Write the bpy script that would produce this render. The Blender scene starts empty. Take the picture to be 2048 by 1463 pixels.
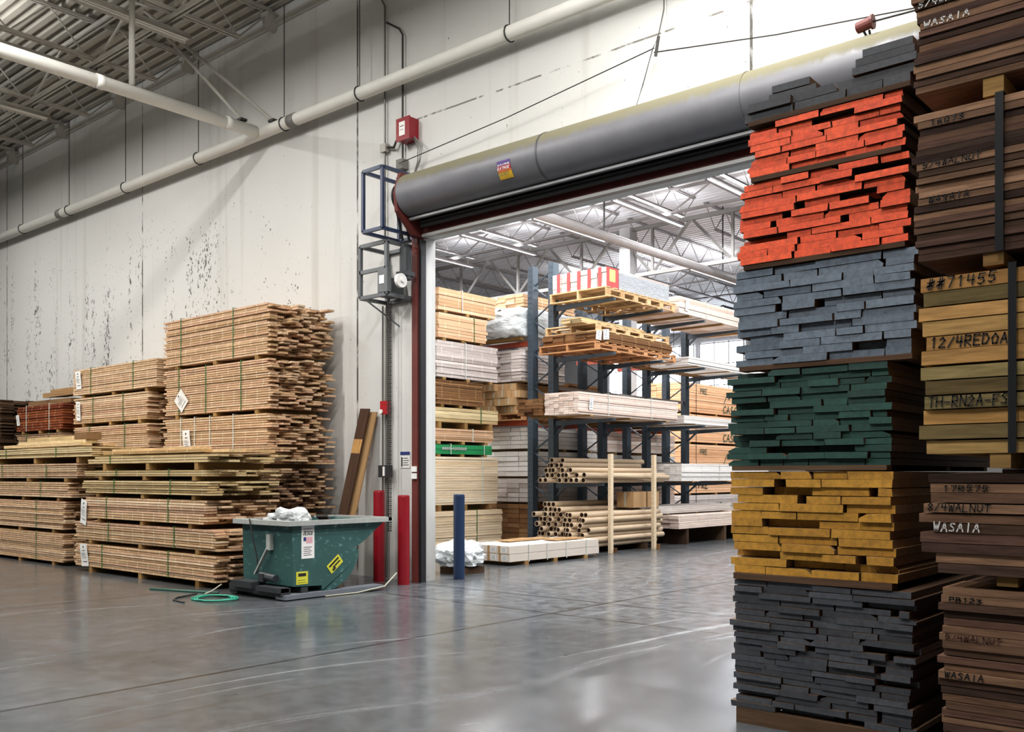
import bpy, math, random
from mathutils import Vector, Matrix

R = random.Random(7)
col = bpy.context.scene.collection
sc = bpy.context.scene
rad = math.radians

# ------------------------------------------------------------------ colour + materials
def lin(c):
    return c / 12.92 if c <= 0.04045 else ((c + 0.055) / 1.055) ** 2.4
def rgb(h):
    h = h.lstrip('#')
    return tuple(lin(int(h[i:i + 2], 16) / 255) for i in (0, 2, 4)) + (1,)

class NT:
    def __init__(s, name):
        s.m = bpy.data.materials.new(name); s.m.use_nodes = True
        s.n = s.m.node_tree.nodes; s.l = s.m.node_tree.links
        s.b = s.n['Principled BSDF']
    def node(s, t, **kw):
        x = s.n.new(t)
        for k, v in kw.items():
            if k in x.bl_rna.properties: setattr(x, k, v)
            else: x.inputs[k].default_value = v
        return x
    def link(s, a, b): s.l.new(a, b)
    def val(s, sock, v):
        if hasattr(v, 'is_linked'): s.link(v, sock)
        else: sock.default_value = v
    def math(s, op, a, b=0.0, c=None, clamp=False):
        x = s.n.new('ShaderNodeMath'); x.operation = op; x.use_clamp = clamp
        s.val(x.inputs[0], a); s.val(x.inputs[1], b)
        if c is not None: s.val(x.inputs[2], c)
        return x.outputs[0]
    def mix(s, f, a, b, t='MIX'):
        x = s.n.new('ShaderNodeMix'); x.data_type = 'RGBA'; x.blend_type = t
        s.val(x.inputs[0], f); s.val(x.inputs[6], a); s.val(x.inputs[7], b)
        return x.outputs[2]
    def obj(s):
        return s.n.new('ShaderNodeTexCoord').outputs['Object']
    def pos(s):
        return s.n.new('ShaderNodeNewGeometry').outputs['Position']
    def mapv(s, v, scale=(1, 1, 1), loc=(0, 0, 0), rot=(0, 0, 0)):
        x = s.n.new('ShaderNodeMapping'); s.link(v, x.inputs[0])
        x.inputs['Scale'].default_value = scale; x.inputs['Rotation'].default_value = rot
        s.val(x.inputs['Location'], loc)
        return x.outputs[0]
    def noise(s, v, scale, detail=3, rough=.55, dist=0):
        x = s.n.new('ShaderNodeTexNoise'); s.link(v, x.inputs['Vector'])
        x.inputs['Scale'].default_value = scale; x.inputs['Detail'].default_value = detail
        x.inputs['Roughness'].default_value = rough; x.inputs['Distortion'].default_value = dist
        return x.outputs['Fac']
    def ramp(s, f, stops, mode='LINEAR'):
        x = s.n.new('ShaderNodeValToRGB'); s.link(f, x.inputs[0]); x.color_ramp.interpolation = mode
        e = x.color_ramp.elements
        while len(e) > 1: e.remove(e[-1])
        for i, (p, c) in enumerate(stops):
            q = e[0] if i == 0 else e.new(p)
            q.position = p; q.color = c if not isinstance(c, (int, float)) else (c, c, c, 1)
        return x.outputs[0]
    def step(s, f, a, b):
        x = s.n.new('ShaderNodeMapRange'); s.link(f, x.inputs[0]); x.clamp = True
        x.inputs[1].default_value = a; x.inputs[2].default_value = b
        return x.outputs[0]

def plain(name, hexc, rough=.6, metal=0.0, var=.12, scale=6, bump=0.0, spec=.5):
    t = NT(name)
    n = t.noise(t.obj(), scale, 4)
    c = t.mix(t.math('MULTIPLY', n, 1.0), rgb(hexc), tuple(x * (1 - 2.2 * var) for x in rgb(hexc)[:3]) + (1,))
    t.link(c, t.b.inputs['Base Color'])
    t.b.inputs['Roughness'].default_value = rough; t.b.inputs['Metallic'].default_value = metal
    t.b.inputs['Specular IOR Level'].default_value = spec
    if bump:
        bn = t.node('ShaderNodeBump'); bn.inputs['Strength'].default_value = bump; bn.inputs['Distance'].default_value = .01
        t.link(n, bn.inputs['Height']); t.link(bn.outputs[0], t.b.inputs['Normal'])
    return t.m

def flat(name, hexc, rough=.7, emit=0):
    t = NT(name); t.b.inputs['Base Color'].default_value = rgb(hexc); t.b.inputs['Roughness'].default_value = rough
    if emit:
        t.b.inputs['Emission Color'].default_value = rgb(hexc); t.b.inputs['Emission Strength'].default_value = emit
    return t.m

def wood(name, cols, rough=.75, grain=.35, ticks=None, tickc='#f3e6c8', gs=(2.2, 40, 40), knots=0.0, ax=0, tw=.013):
    """timber: one tone per board, long grain, optional pale binding strings across"""
    t = NT(name)
    oi = t.n.new('ShaderNodeObjectInfo').outputs['Random']
    ri = t.n.new('ShaderNodeNewGeometry').outputs['Random Per Island']
    v = t.math('FRACT', t.math('ADD', t.math('MULTIPLY', oi, 7.31), t.math('MULTIPLY', ri, 3.17)))
    k = len(cols)
    base = t.ramp(v, [(i / max(1, k - 1), rgb(c)) for i, c in enumerate(cols)])
    off = t.node('ShaderNodeCombineXYZ'); t.link(t.math('MULTIPLY', v, 37.0), off.inputs[0]); t.link(t.math('MULTIPLY', v, 91.0), off.inputs[1])
    p = t.mapv(t.obj(), gs, off.outputs[0])
    n = t.noise(p, 1.0, 5, .6, .4)
    d = t.ramp(n, [(.3, 1 - grain), (.62, 1.06)])
    c = t.mix(1.0, base, d, 'MULTIPLY')
    if knots:
        kn = t.noise(t.mapv(t.obj(), (3, 9, 9), off.outputs[0]), 1.6, 2, .5)
        c = t.mix(t.math('MULTIPLY', t.step(kn, .68, .74), knots), c, rgb('#3a2416'))
    if ticks:
        xs = t.node('ShaderNodeSeparateXYZ'); t.link(t.pos(), xs.inputs[0])
        ns = t.node('ShaderNodeSeparateXYZ'); t.link(t.n.new('ShaderNodeTexCoord').outputs['Normal'], ns.inputs[0])
        row = t.math('FRACT', t.math('MULTIPLY', t.math('FLOOR', t.math('DIVIDE', xs.outputs[2], .125)), .618))
        f = t.math('FRACT', t.math('ADD', t.math('DIVIDE', xs.outputs[ax], ticks), t.math('ADD', t.math('MULTIPLY', t.math('GREATER_THAN', row, .5), .5), t.math('MULTIPLY', v, .03))))
        on = t.math('MULTIPLY', t.math('LESS_THAN', f, tw / ticks), t.math('LESS_THAN', t.math('ABSOLUTE', ns.outputs[0]), .5))
        c = t.mix(t.math('MULTIPLY', on, .75), c, rgb(tickc))
    t.link(c, t.b.inputs['Base Color'])
    t.b.inputs['Roughness'].default_value = rough
    t.b.inputs['Specular IOR Level'].default_value = .12
    bn = t.node('ShaderNodeBump'); bn.inputs['Strength'].default_value = .25; bn.inputs['Distance'].default_value = .004
    t.link(n, bn.inputs['Height']); t.link(bn.outputs[0], t.b.inputs['Normal'])
    return t.m

def paint_end(name, hexc, hex2, rough=.65):
    """paint rolled on board ends: each board its own slight tone, worn here and there"""
    t = NT(name)
    oi = t.n.new('ShaderNodeObjectInfo').outputs['Random']
    c = t.mix(oi, rgb(hexc), rgb(hex2))
    n = t.noise(t.pos(), 28, 5, .7)
    c = t.mix(1.0, c, t.ramp(n, [(.3, .62), (.6, 1.1)]), 'MULTIPLY')
    n2 = t.noise(t.mapv(t.pos(), (14, 14, 40)), 1, 4, .7)
    c = t.mix(t.math('MULTIPLY', t.step(n2, .66, .74), .45), c, rgb('#1a1410'))
    t.link(c, t.b.inputs['Base Color']); t.b.inputs['Roughness'].default_value = rough
    bn = t.node('ShaderNodeBump'); bn.inputs['Strength'].default_value = .4; bn.inputs['Distance'].default_value = .004
    t.link(n, bn.inputs['Height']); t.link(bn.outputs[0], t.b.inputs['Normal'])
    return t.m

M = {}
# ---- setting materials
def mat_wall():
    t = NT('painted_concrete')
    p = t.pos(); xs = t.node('ShaderNodeSeparateXYZ'); t.link(p, xs.inputs[0]); X, Y, Z = xs.outputs
    c = t.mix(t.noise(p, .35, 3), rgb('#d9d8d4'), rgb('#c7c6c2'))
    st = t.noise(t.mapv(p, (3.2, 3.2, .12)), 1, 5, .6)
    c = t.mix(t.math('MULTIPLY', t.step(st, .56, .74), .35), c, rgb('#9a9488'))
    # panel seams every 6.63 m
    sx = t.math('ABSOLUTE', t.math('SUBTRACT', t.math('FRACT', t.math('ADD', t.math('DIVIDE', t.math('ADD', X, 11.41), 6.63), 50.5)), .5))
    seam_n = t.noise(t.mapv(p, (6, 6, 3.5)), 1, 3)
    c = t.mix(t.math('MULTIPLY', t.math('LESS_THAN', sx, .0028), t.step(seam_n, .3, .5)), c, rgb('#4d4a45'))
    # flaked paint: dark chips in drifts
    drift = t.step(t.noise(t.mapv(p, (1.1, 1, .55), (3.3, 0, 1.2)), 1, 3, .6), .34, .58)
    zone = t.math('MULTIPLY', t.math('MULTIPLY', t.step(Z, 2.2, 3.0), t.math('SUBTRACT', 1.0, t.step(Z, 6.0, 7.2))), t.math('SUBTRACT', 1.0, t.step(X, -13.2, -11.9)))
    band = t.step(t.noise(t.mapv(p, (2.6, 1, .08), (9, 0, 0)), 1, 2, .5), .36, .58)
    chips = t.noise(t.mapv(p, (24, 24, 11)), 1, 3, .62)
    m = t.math('MULTIPLY', t.math('MULTIPLY', zone, t.math('MULTIPLY', drift, band)), .17)
    chip = t.math('GREATER_THAN', t.math('ADD', chips, m), .735)
    c = t.mix(t.math('MULTIPLY', chip, .9), c, rgb('#3b3833'))
    # hairline crack over the door
    cz = t.math('ABSOLUTE', t.math('SUBTRACT', Z, t.math('ADD', 6.74, t.math('MULTIPLY', t.noise(t.mapv(p, (1.5, 0, 0)), 1, 2), .03))))
    c = t.mix(t.math('MULTIPLY', t.math('MULTIPLY', t.math('LESS_THAN', cz, .012), t.math('GREATER_THAN', X, -10.1)), t.step(seam_n, .42, .55)), c, rgb('#77736b'))
    # grime by the floor
    low = t.math('MULTIPLY', t.math('SUBTRACT', 1.0, t.step(Z, .1, 1.4)), t.noise(t.mapv(p, (2, 2, .9)), 1, 4))
    c = t.mix(t.math('MULTIPLY', low, .75), c, rgb('#6d675d'))
    t.link(c, t.b.inputs['Base Color']); t.b.inputs['Roughness'].default_value = .8
    bn = t.node('ShaderNodeBump'); bn.inputs['Strength'].default_value = .3; bn.inputs['Distance'].default_value = .01
    t.link(chips, bn.inputs['Height']); t.link(bn.outputs[0], t.b.inputs['Normal'])
    return t.m
def mat_floor():
    t = NT('polished_concrete')
    p = t.pos(); xs = t.node('ShaderNodeSeparateXYZ'); t.link(p, xs.inputs[0]); X, Y, Z = xs.outputs
    a = t.noise(p, .55, 5, .6)
    c = t.mix(t.step(a, .3, .72), rgb('#585c5f'), rgb('#3e4245'))
    b = t.noise(p, 5.5, 5, .7)
    c = t.mix(1.0, c, t.ramp(b, [(.28, .62), (.68, 1.16)]), 'MULTIPLY')
    # forklift wear: fine scratches that sweep through the door
    wv = t.n.new('ShaderNodeTexNoise'); t.link(t.mapv(p, (.09, .09, 1)), wv.inputs['Vector']); wv.inputs['Scale'].default_value = 1.6; wv.inputs['Detail'].default_value = 1
    ad = t.node('ShaderNodeVectorMath', operation='MULTIPLY_ADD'); t.link(wv.outputs['Color'], ad.inputs[0]); ad.inputs[1].default_value = (5, 5, 0); t.link(p, ad.inputs[2])
    s1 = t.noise(t.mapv(ad.outputs[0], (5.5, .22, 1), rot=(0, 0, rad(24))), 1, 5, .65)
    s2 = t.noise(t.mapv(ad.outputs[0], (7.5, .16, 1), rot=(0, 0, rad(-8))), 1, 5, .65)
    patch = t.step(t.noise(p, .28, 2), .38, .6)
    c = t.mix(t.math('MULTIPLY', t.math('MULTIPLY', t.step(s1, .6, .68), patch), .35), c, rgb('#b4b5b4'))
    c = t.mix(t.math('MULTIPLY', t.step(s2, .58, .67), .5), c, rgb('#3f403f'))
    # brown reflection of the lumber, painted into the floor colour
    br = t.math('MULTIPLY', t.math('SUBTRACT', 1.0, t.step(X, -11.5, -8.5)), t.math('MULTIPLY', t.step(Y, 2.0, 5.0), .35))
    c = t.mix(t.math('MULTIPLY', br, t.step(a, .35, .6)), c, rgb('#4d4437'))
    # paler mottling towards the doorway and beyond
    dw = t.math('MULTIPLY', t.step(Y, 7.6, 9.2), t.step(X, -10.5, -8.5))
    c = t.mix(t.math('MULTIPLY', dw, t.math('MULTIPLY', t.step(b, .4, .62), .25)), c, rgb('#a2a6ac'))
    # spots
    sp = t.noise(t.mapv(p, (9, 9, 1)), 1, 2, .5)
    c = t.mix(t.math('GREATER_THAN', sp, .765), c, rgb('#232323'))
    # saw-cut joints
    def joint(s, at, w, mx=None):
        w = .014
        d = t.math('ABSOLUTE', t.math('SUBTRACT', s, t.math('ADD', at, t.math('MULTIPLY', b, .012))))
        return t.math('SUBTRACT', 1.0, t.step(d, w, w * 2.2))
    j = joint(X, -6.6, .009)
    for at, s in ((8.35, Y), (9.42, Y), (-1.6, X), (-11.6, X), (14.6, Y), (19.8, Y), (-16.6, X)):
        j = t.math('MAXIMUM', j, joint(s, at, .009))
    c = t.mix(t.math('MULTIPLY', j, .9), c, rgb('#1d1d1d'))
    t.link(c, t.b.inputs['Base Color'])
    r = t.math('ADD', .1, t.math('MULTIPLY', t.noise(p, 1.3, 4, .6), .2))
    r = t.math('ADD', r, t.math('MULTIPLY', t.step(s1, .55, .7), .12))
    t.link(r, t.b.inputs['Roughness']); t.b.inputs['Specular IOR Level'].default_value = .42
    bn = t.node('ShaderNodeBump'); bn.inputs['Strength'].default_value = .06; bn.inputs['Distance'].default_value = .01
    t.link(b, bn.inputs['Height']); t.link(bn.outputs[0], t.b.inputs['Normal'])
    return t.m
def mat_hood():
    t = NT('dusty_grey_hood')
    p = t.pos(); xs = t.node('ShaderNodeSeparateXYZ'); t.link(p, xs.inputs[0])
    nz = t.node('ShaderNodeSeparateXYZ'); t.link(t.n.new('ShaderNodeNewGeometry').outputs['Normal'], nz.inputs[0])
    ed = t.noise(t.mapv(p, (9, 9, 1.2)), 1, 5, .7)
    # settled dust lies on the upward side of the drum
    dust = t.step(t.math('ADD', xs.outputs[2], t.math('MULTIPLY', t.math('SUBTRACT', ed, .5), .16)), 5.56, 5.64)
    c = t.mix(t.noise(p, 3, 4), rgb('#6f6f73'), rgb('#58585d'))
    c = t.mix(t.math('MULTIPLY', dust, .85), c, rgb('#6f6a50'))
    t.link(c, t.b.inputs['Base Color']); t.b.inputs['Metallic'].default_value = 0
    t.link(t.math('ADD', .45, t.math('MULTIPLY', dust, .5)), t.b.inputs['Roughness'])
    return t.m
def mat_deck(name, a, b):
    t = NT(name)
    p = t.pos(); n = t.noise(t.mapv(p, (.6, 4, 1)), 1, 4)
    c = t.mix(n, rgb(a), rgb(b)); t.link(c, t.b.inputs['Base Color']); t.b.inputs['Roughness'].default_value = .5; t.b.inputs['Metallic'].default_value = .1
    return t.m
def mat_bin():
    t = NT('scuffed_green_paint')
    p = t.obj()
    c = t.mix(t.noise(p, 2.5, 4), rgb('#335a59'), rgb('#22443e'))
    sc_ = t.noise(t.mapv(p, (9, 9, 16)), 1, 5, .75)
    c = t.mix(t.math('MULTIPLY', t.step(sc_, .57, .66), .6), c, rgb('#6f9d9c'))
    ru = t.noise(p, 13, 5, .7)
    c = t.mix(t.math('MULTIPLY', t.step(ru, .66, .72), .7), c, rgb('#2a2420'))
    t.link(c, t.b.inputs['Base Color']); t.b.inputs['Roughness'].default_value = .55
    return t.m
def mat_film(name, hexc):
    t = NT(name)
    n = t.noise(t.mapv(t.obj(), (3, 3, 7)), 2.2, 5, .7, 1.2)
    c = t.mix(n, rgb(hexc), rgb('#9aa0a2')); t.link(c, t.b.inputs['Base Color'])
    t.b.inputs['Roughness'].default_value = .3; t.b.inputs['Specular IOR Level'].default_value = .5
    bn = t.node('ShaderNodeBump'); bn.inputs['Strength'].default_value = .9; bn.inputs['Distance'].default_value = .03
    t.link(n, bn.inputs['Height']); t.link(bn.outputs[0], t.b.inputs['Normal'])
    return t.m

M['wall'] = mat_wall(); M['floor'] = mat_floor(); M['hood'] = mat_hood()
M['deck'] = mat_deck('near_roof_deck', '#b9b5aa', '#9f9b91'); M['deck2'] = mat_deck('far_roof_deck', '#e6e4e6', '#c8c6ca')
M['steel'] = plain('white_painted_steel', '#bdb9b0', .5, .1); M['steel2'] = plain('pale_painted_steel', '#8e8987', .5, .1)
M['dsteel'] = plain('grey_painted_steel', '#7d7a76', .55, .15)
M['pipe'] = plain('white_jacketed_pipe', '#dedcd4', .55, 0, .06, 3)
M['wire'] = plain('dark_wire', '#2c2a28', .6); M['conduit'] = plain('zinc_conduit', '#77746f', .45, .5)
M['black'] = plain('black_steel', '#1d1d1f', .5); M['char'] = plain('charcoal_steel', '#3b3d40', .45, .3)
M['redo'] = plain('red_oxide_paint', '#6b2a23', .6, 0, .2, 9); M['red'] = plain('gloss_red_paint', '#8f1220', .3, 0, .15, 7)
M['bred'] = plain('bright_red_plastic', '#b01c26', .4); M['navy'] = plain('navy_paint', '#1d3355', .35, 0, .15, 7)
M['bluec'] = plain('blue_cage_paint', '#2f3b58', .4, 0, .15, 12); M['greyc'] = plain('grey_cage_paint', '#6d7072', .5, .2, .15, 12)
M['white'] = plain('white_paper', '#eceae6', .8, 0, .04); M['ink'] = flat('black_ink', '#17130f', .8); M['chalk'] = flat('white_chalk', '#d9d6d2', .9)
M['ink_g'] = flat('green_ink', '#2c4a36', .8); M['ink_b'] = flat('brown_ink', '#46281e', .8)
M['yel'] = plain('yellow_sticker', '#d6d23a', .6, 0, .1); M['blue'] = flat('blue_print', '#23316e', .6)
M['purple'] = flat('purple_print', '#43286f', .5); M['gold'] = flat('gold_print', '#d8ab2c', .5); M['pinkr'] = flat('crimson_print', '#a3283f', .5)
M['pinkl'] = flat('pale_pink_print', '#d9a6ae', .7)
M['bin'] = mat_bin(); M['rim'] = plain('galvanised_rim', '#b4b6b1', .55, .05, .2, 18); M['binfill'] = plain('dark_offcuts', '#3a3630', .8, 0, .3, 9, .6)
M['gstrap'] = plain('green_strap', '#3f6b35', .5); M['kstrap'] = plain('black_strap', '#202226', .35, .3); M['wstrap'] = plain('white_strap', '#d5dcd2', .5)
M['hose'] = plain('green_hose', '#2f9c80', .4); M['cord'] = plain('pale_cord', '#b9b6a2', .6)
# ---- timber
M['lath'] = wood('tan_flooring', ['#b8966f', '#d5b28c', '#c29e79', '#e0c4a2', '#c89d7e', '#d8b795'], ticks=.31)
M['lath2'] = wood('tan_flooring_plain', ['#b6925f', '#d3b07f', '#c09a66', '#ddbf90', '#c59a70'], ticks=.55)
M['rough'] = wood('tan_rough_boards', ['#6d5340', '#c49f7b', '#8c6c55', '#d2b08a', '#aa886a', '#5e4838'], ticks=.31)
M['pale'] = wood('pale_boards', ['#c0a67a', '#d6c195', '#b3986b', '#cbb488'], ticks=.9, grain=.3)
M['redw'] = wood('red_brown_boards', ['#7c3f28', '#92502f', '#6b3322', '#a05c3b'], ticks=.42, tickc='#d9b48a')
M['darkw'] = wood('dark_brown_boards', ['#3d2c22', '#5a4434', '#493526', '#6e5844'])
M['walnut'] = wood('rough_walnut', ['#2c201c', '#755648', '#3a2b27', '#87664f', '#49372f', '#a68064', '#33261f'], grain=.5, gs=(5, 60, 60))
M['walnutl'] = wood('rough_walnut_edge', ['#7d5f4c', '#8f6e55'], grain=.45, gs=(5, 60, 60))
M['oak'] = wood('rough_red_oak', ['#b58a55', '#c99a5c', '#a97c49', '#d0a768', '#9c8a5c'], grain=.4, gs=(4, 45, 45), knots=.3)
M['oakg'] = wood('weathered_oak', ['#7d7048', '#6e5c3c', '#86764f'], grain=.45, gs=(4, 45, 45))
M['dkboard'] = wood('dark_leaning_board', ['#3f2c22', '#4b362a'])
M['board'] = wood('plain_lumber', ['#8b6a48', '#a17f58', '#765a3d'], grain=.3)
M['skid'] = wood('skid_wood', ['#8d6a42', '#a5824f', '#74562f'], grain=.35)
M['pinkw'] = wood('pale_pink_boards', ['#d9c3b4', '#e6d5c8', '#cdb3a2', '#e0cabd'], ax=1, ticks=.8, tickc='#b79c8a', grain=.16)
M['whitew'] = wood('white_boards', ['#e3ddd6', '#efeae4', '#d6cdc5'], ax=1, ticks=.8, tickc='#b9b0a8', grain=.1)
M['blond'] = wood('blond_plywood', ['#dcc4a2', '#e4d0b2', '#d3b892', '#e8d8be'], grain=.2, knots=.2)
M['tanp'] = wood('tan_packs', ['#bd9672', '#cda684', '#b08a66', '#d6b292'], ax=1, ticks=.8, tickc='#ead7b5', grain=.2)
M['brnp'] = wood('brown_packs', ['#6d4a2e', '#835c3a', '#5a3c25', '#96704a'], ax=1, ticks=.5, tickc='#b99468', grain=.3)
M['orgp'] = wood('orange_packs', ['#d9a57c', '#e2b28a', '#cd976d', '#e6bd98'], grain=.16)
M['greyp'] = wood('grey_packs', ['#b5a9a2', '#c7bcb5', '#a3968f', '#d0c6c0'], ax=1, ticks=.6, tickc='#e8e2dc', grain=.2)
M['pallet'] = wood('pallet_wood', ['#cda878', '#dab98c', '#bd966a'], grain=.3)
M['pallet2'] = wood('orange_pallet_wood', ['#b98558', '#c79468', '#a8744c'], grain=.3)
M['greenp'] = plain('green_wrapper', '#1f8a4f', .5, 0, .15, 4)
M['tube'] = plain('tan_cardboard', '#cdb495', .75, 0, .1, 5); M['tubein'] = plain('cardboard_inside', '#4c382a', .9)
M['carton'] = plain('brown_carton', '#b08b5f', .8, 0, .08, 3); M['cartw'] = plain('white_carton', '#d5c8ba', .75, 0, .05, 3)
M['rack'] = plain('slate_rack_paint', '#3f4c57', .45, .1, .12, 6); M['racko'] = plain('orange_rack_paint', '#9c3c20', .5, 0, .15, 6)
M['film'] = mat_film('cloudy_film', '#e3e6e4'); M['film2'] = mat_film('grey_film', '#b9b9bd')
for k, a, b in (('orange', '#f25a2c', '#df4a20'), ('slate', '#6d7a88', '#566270'), ('green', '#1d4a40', '#153a33'), ('yellow', '#c9922f', '#b37f26'), ('black', '#4b4e54', '#37393e'), ('char', '#3a3d42', '#2a2c30')):
    M['e_' + k] = paint_end('painted_end_' + k, a, b)

# ------------------------------------------------------------------ mesh builder
class MB:
    def __init__(s): s.v = []; s.f = []; s.mi = []
    def add(s, vs, fs, m=0):
        o = len(s.v); s.v += [tuple(x) for x in vs]; s.f += [tuple(o + i for i in f) for f in fs]; s.mi += [m] * len(fs); return s
    def box(s, x0, x1, y0, y1, z0, z1, m=0):
        vs = [(x0, y0, z0), (x1, y0, z0), (x1, y1, z0), (x0, y1, z0), (x0, y0, z1), (x1, y0, z1), (x1, y1, z1), (x0, y1, z1)]
        return s.add(vs, [(0, 3, 2, 1), (4, 5, 6, 7), (0, 1, 5, 4), (1, 2, 6, 5), (2, 3, 7, 6), (3, 0, 4, 7)], m)
    def obox(s, mat, sx, sy, sz, m=0):
        vs = [mat @ Vector((a * sx / 2, b * sy / 2, c * sz / 2)) for c in (-1, 1) for a, b in ((-1, -1), (1, -1), (1, 1), (-1, 1))]
        return s.add(vs, [(0, 3, 2, 1), (4, 5, 6, 7), (0, 1, 5, 4), (1, 2, 6, 5), (2, 3, 7, 6), (3, 0, 4, 7)], m)
    def bar(s, a, b, w, h=None, m=0, up=(0, 0, 1)):
        a, b = Vector(a), Vector(b); h = h or w; d = b - a; L = d.length; d.normalize(); u = Vector(up)
        if abs(d.dot(u)) > .99: u = Vector((0, 1, 0))
        sx = d.cross(u).normalized(); uz = sx.cross(d).normalized()
        mt = Matrix((d, sx, uz)).transposed().to_4x4(); mt.translation = (a + b) / 2
        return s.obox(mt, L, w, h, m)
    def tube(s, pts, r, n=8, m=0, cap=True, closed=False):
        pts = [Vector(p) for p in pts]; k = len(pts); rings = []
        for i, p in enumerate(pts):
            a = pts[(i - 1) % k] if (closed or i > 0) else p; b = pts[(i + 1) % k] if (closed or i < k - 1) else p
            d = (b - a).normalized(); u = Vector((0, 0, 1)) if abs(d.z) < .95 else Vector((1, 0, 0))
            x = d.cross(u).normalized(); y = x.cross(d)
            rr = r[i] if isinstance(r, (list, tuple)) else r
            rings.append([p + rr * (math.cos(2 * math.pi * j / n) * x + math.sin(2 * math.pi * j / n) * y) for j in range(n)])
        vs = [q for g in rings for q in g]; fs = []
        for i in range(k if closed else k - 1):
            i2 = (i + 1) % k
            for j in range(n):
                fs.append((i * n + j, i * n + (j + 1) % n, i2 * n + (j + 1) % n, i2 * n + j))
        if cap and not closed: fs += [tuple(range(n))[::-1], tuple((k - 1) * n + j for j in range(n))]
        return s.add(vs, fs, m)
    def prism(s, prof, x0, x1, m=0, m0=None, m1=None):
        """profile in (y,z) extruded along x; m0/m1 material of the end faces"""
        n = len(prof); vs = [(x0, y, z) for y, z in prof] + [(x1, y, z) for y, z in prof]
        s.add(vs, [(i, (i + 1) % n, n + (i + 1) % n, n + i) for i in range(n)], m)
        o = len(s.v) - 2 * n
        s.f += [tuple(o + i for i in range(n))[::-1], tuple(o + n + i for i in range(n))]
        s.mi += [m if m0 is None else m0, m if m1 is None else m1]; return s
    def mesh(s, name, mats):
        me = bpy.data.meshes.new(name); me.from_pydata(s.v, [], s.f)
        for x in (mats if isinstance(mats, (list, tuple)) else [mats]): me.materials.append(x)
        for p, i in zip(me.polygons, s.mi): p.material_index = i
        me.update(); return me
    def build(s, name, mats, parent=None, smooth=False, loc=None, fix=True):
        me = s.mesh(name, mats)
        if fix:
            import bmesh
            bm = bmesh.new(); bm.from_mesh(me); bmesh.ops.recalc_face_normals(bm, faces=bm.faces); bm.to_mesh(me); bm.free()
        if smooth:
            for p in me.polygons: p.use_smooth = True
        return link(name, me, parent, loc)

def link(name, me, parent=None, loc=None, rot=None):
    o = bpy.data.objects.new(name, me); col.objects.link(o)
    if parent: o.parent = parent
    if loc is not None: o.location = loc
    if rot is not None: o.rotation_euler = rot
    return o
def tag(o, label=None, cat=None, group=None, kind=None):
    if label: o['label'] = label
    if cat: o['category'] = cat
    if group: o['group'] = group
    if kind: o['kind'] = kind
    return o
def thing(name, label, cat, loc=(0, 0, 0), rz=0, group=None, kind=None):
    o = bpy.data.objects.new(name, None); col.objects.link(o); o.location = loc; o.rotation_euler = (0, 0, rz)
    o.empty_display_size = .1
    return tag(o, label, cat, group, kind)
def struct(o, label, cat, group=None): return tag(o, label, cat, group, 'structure')

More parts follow.
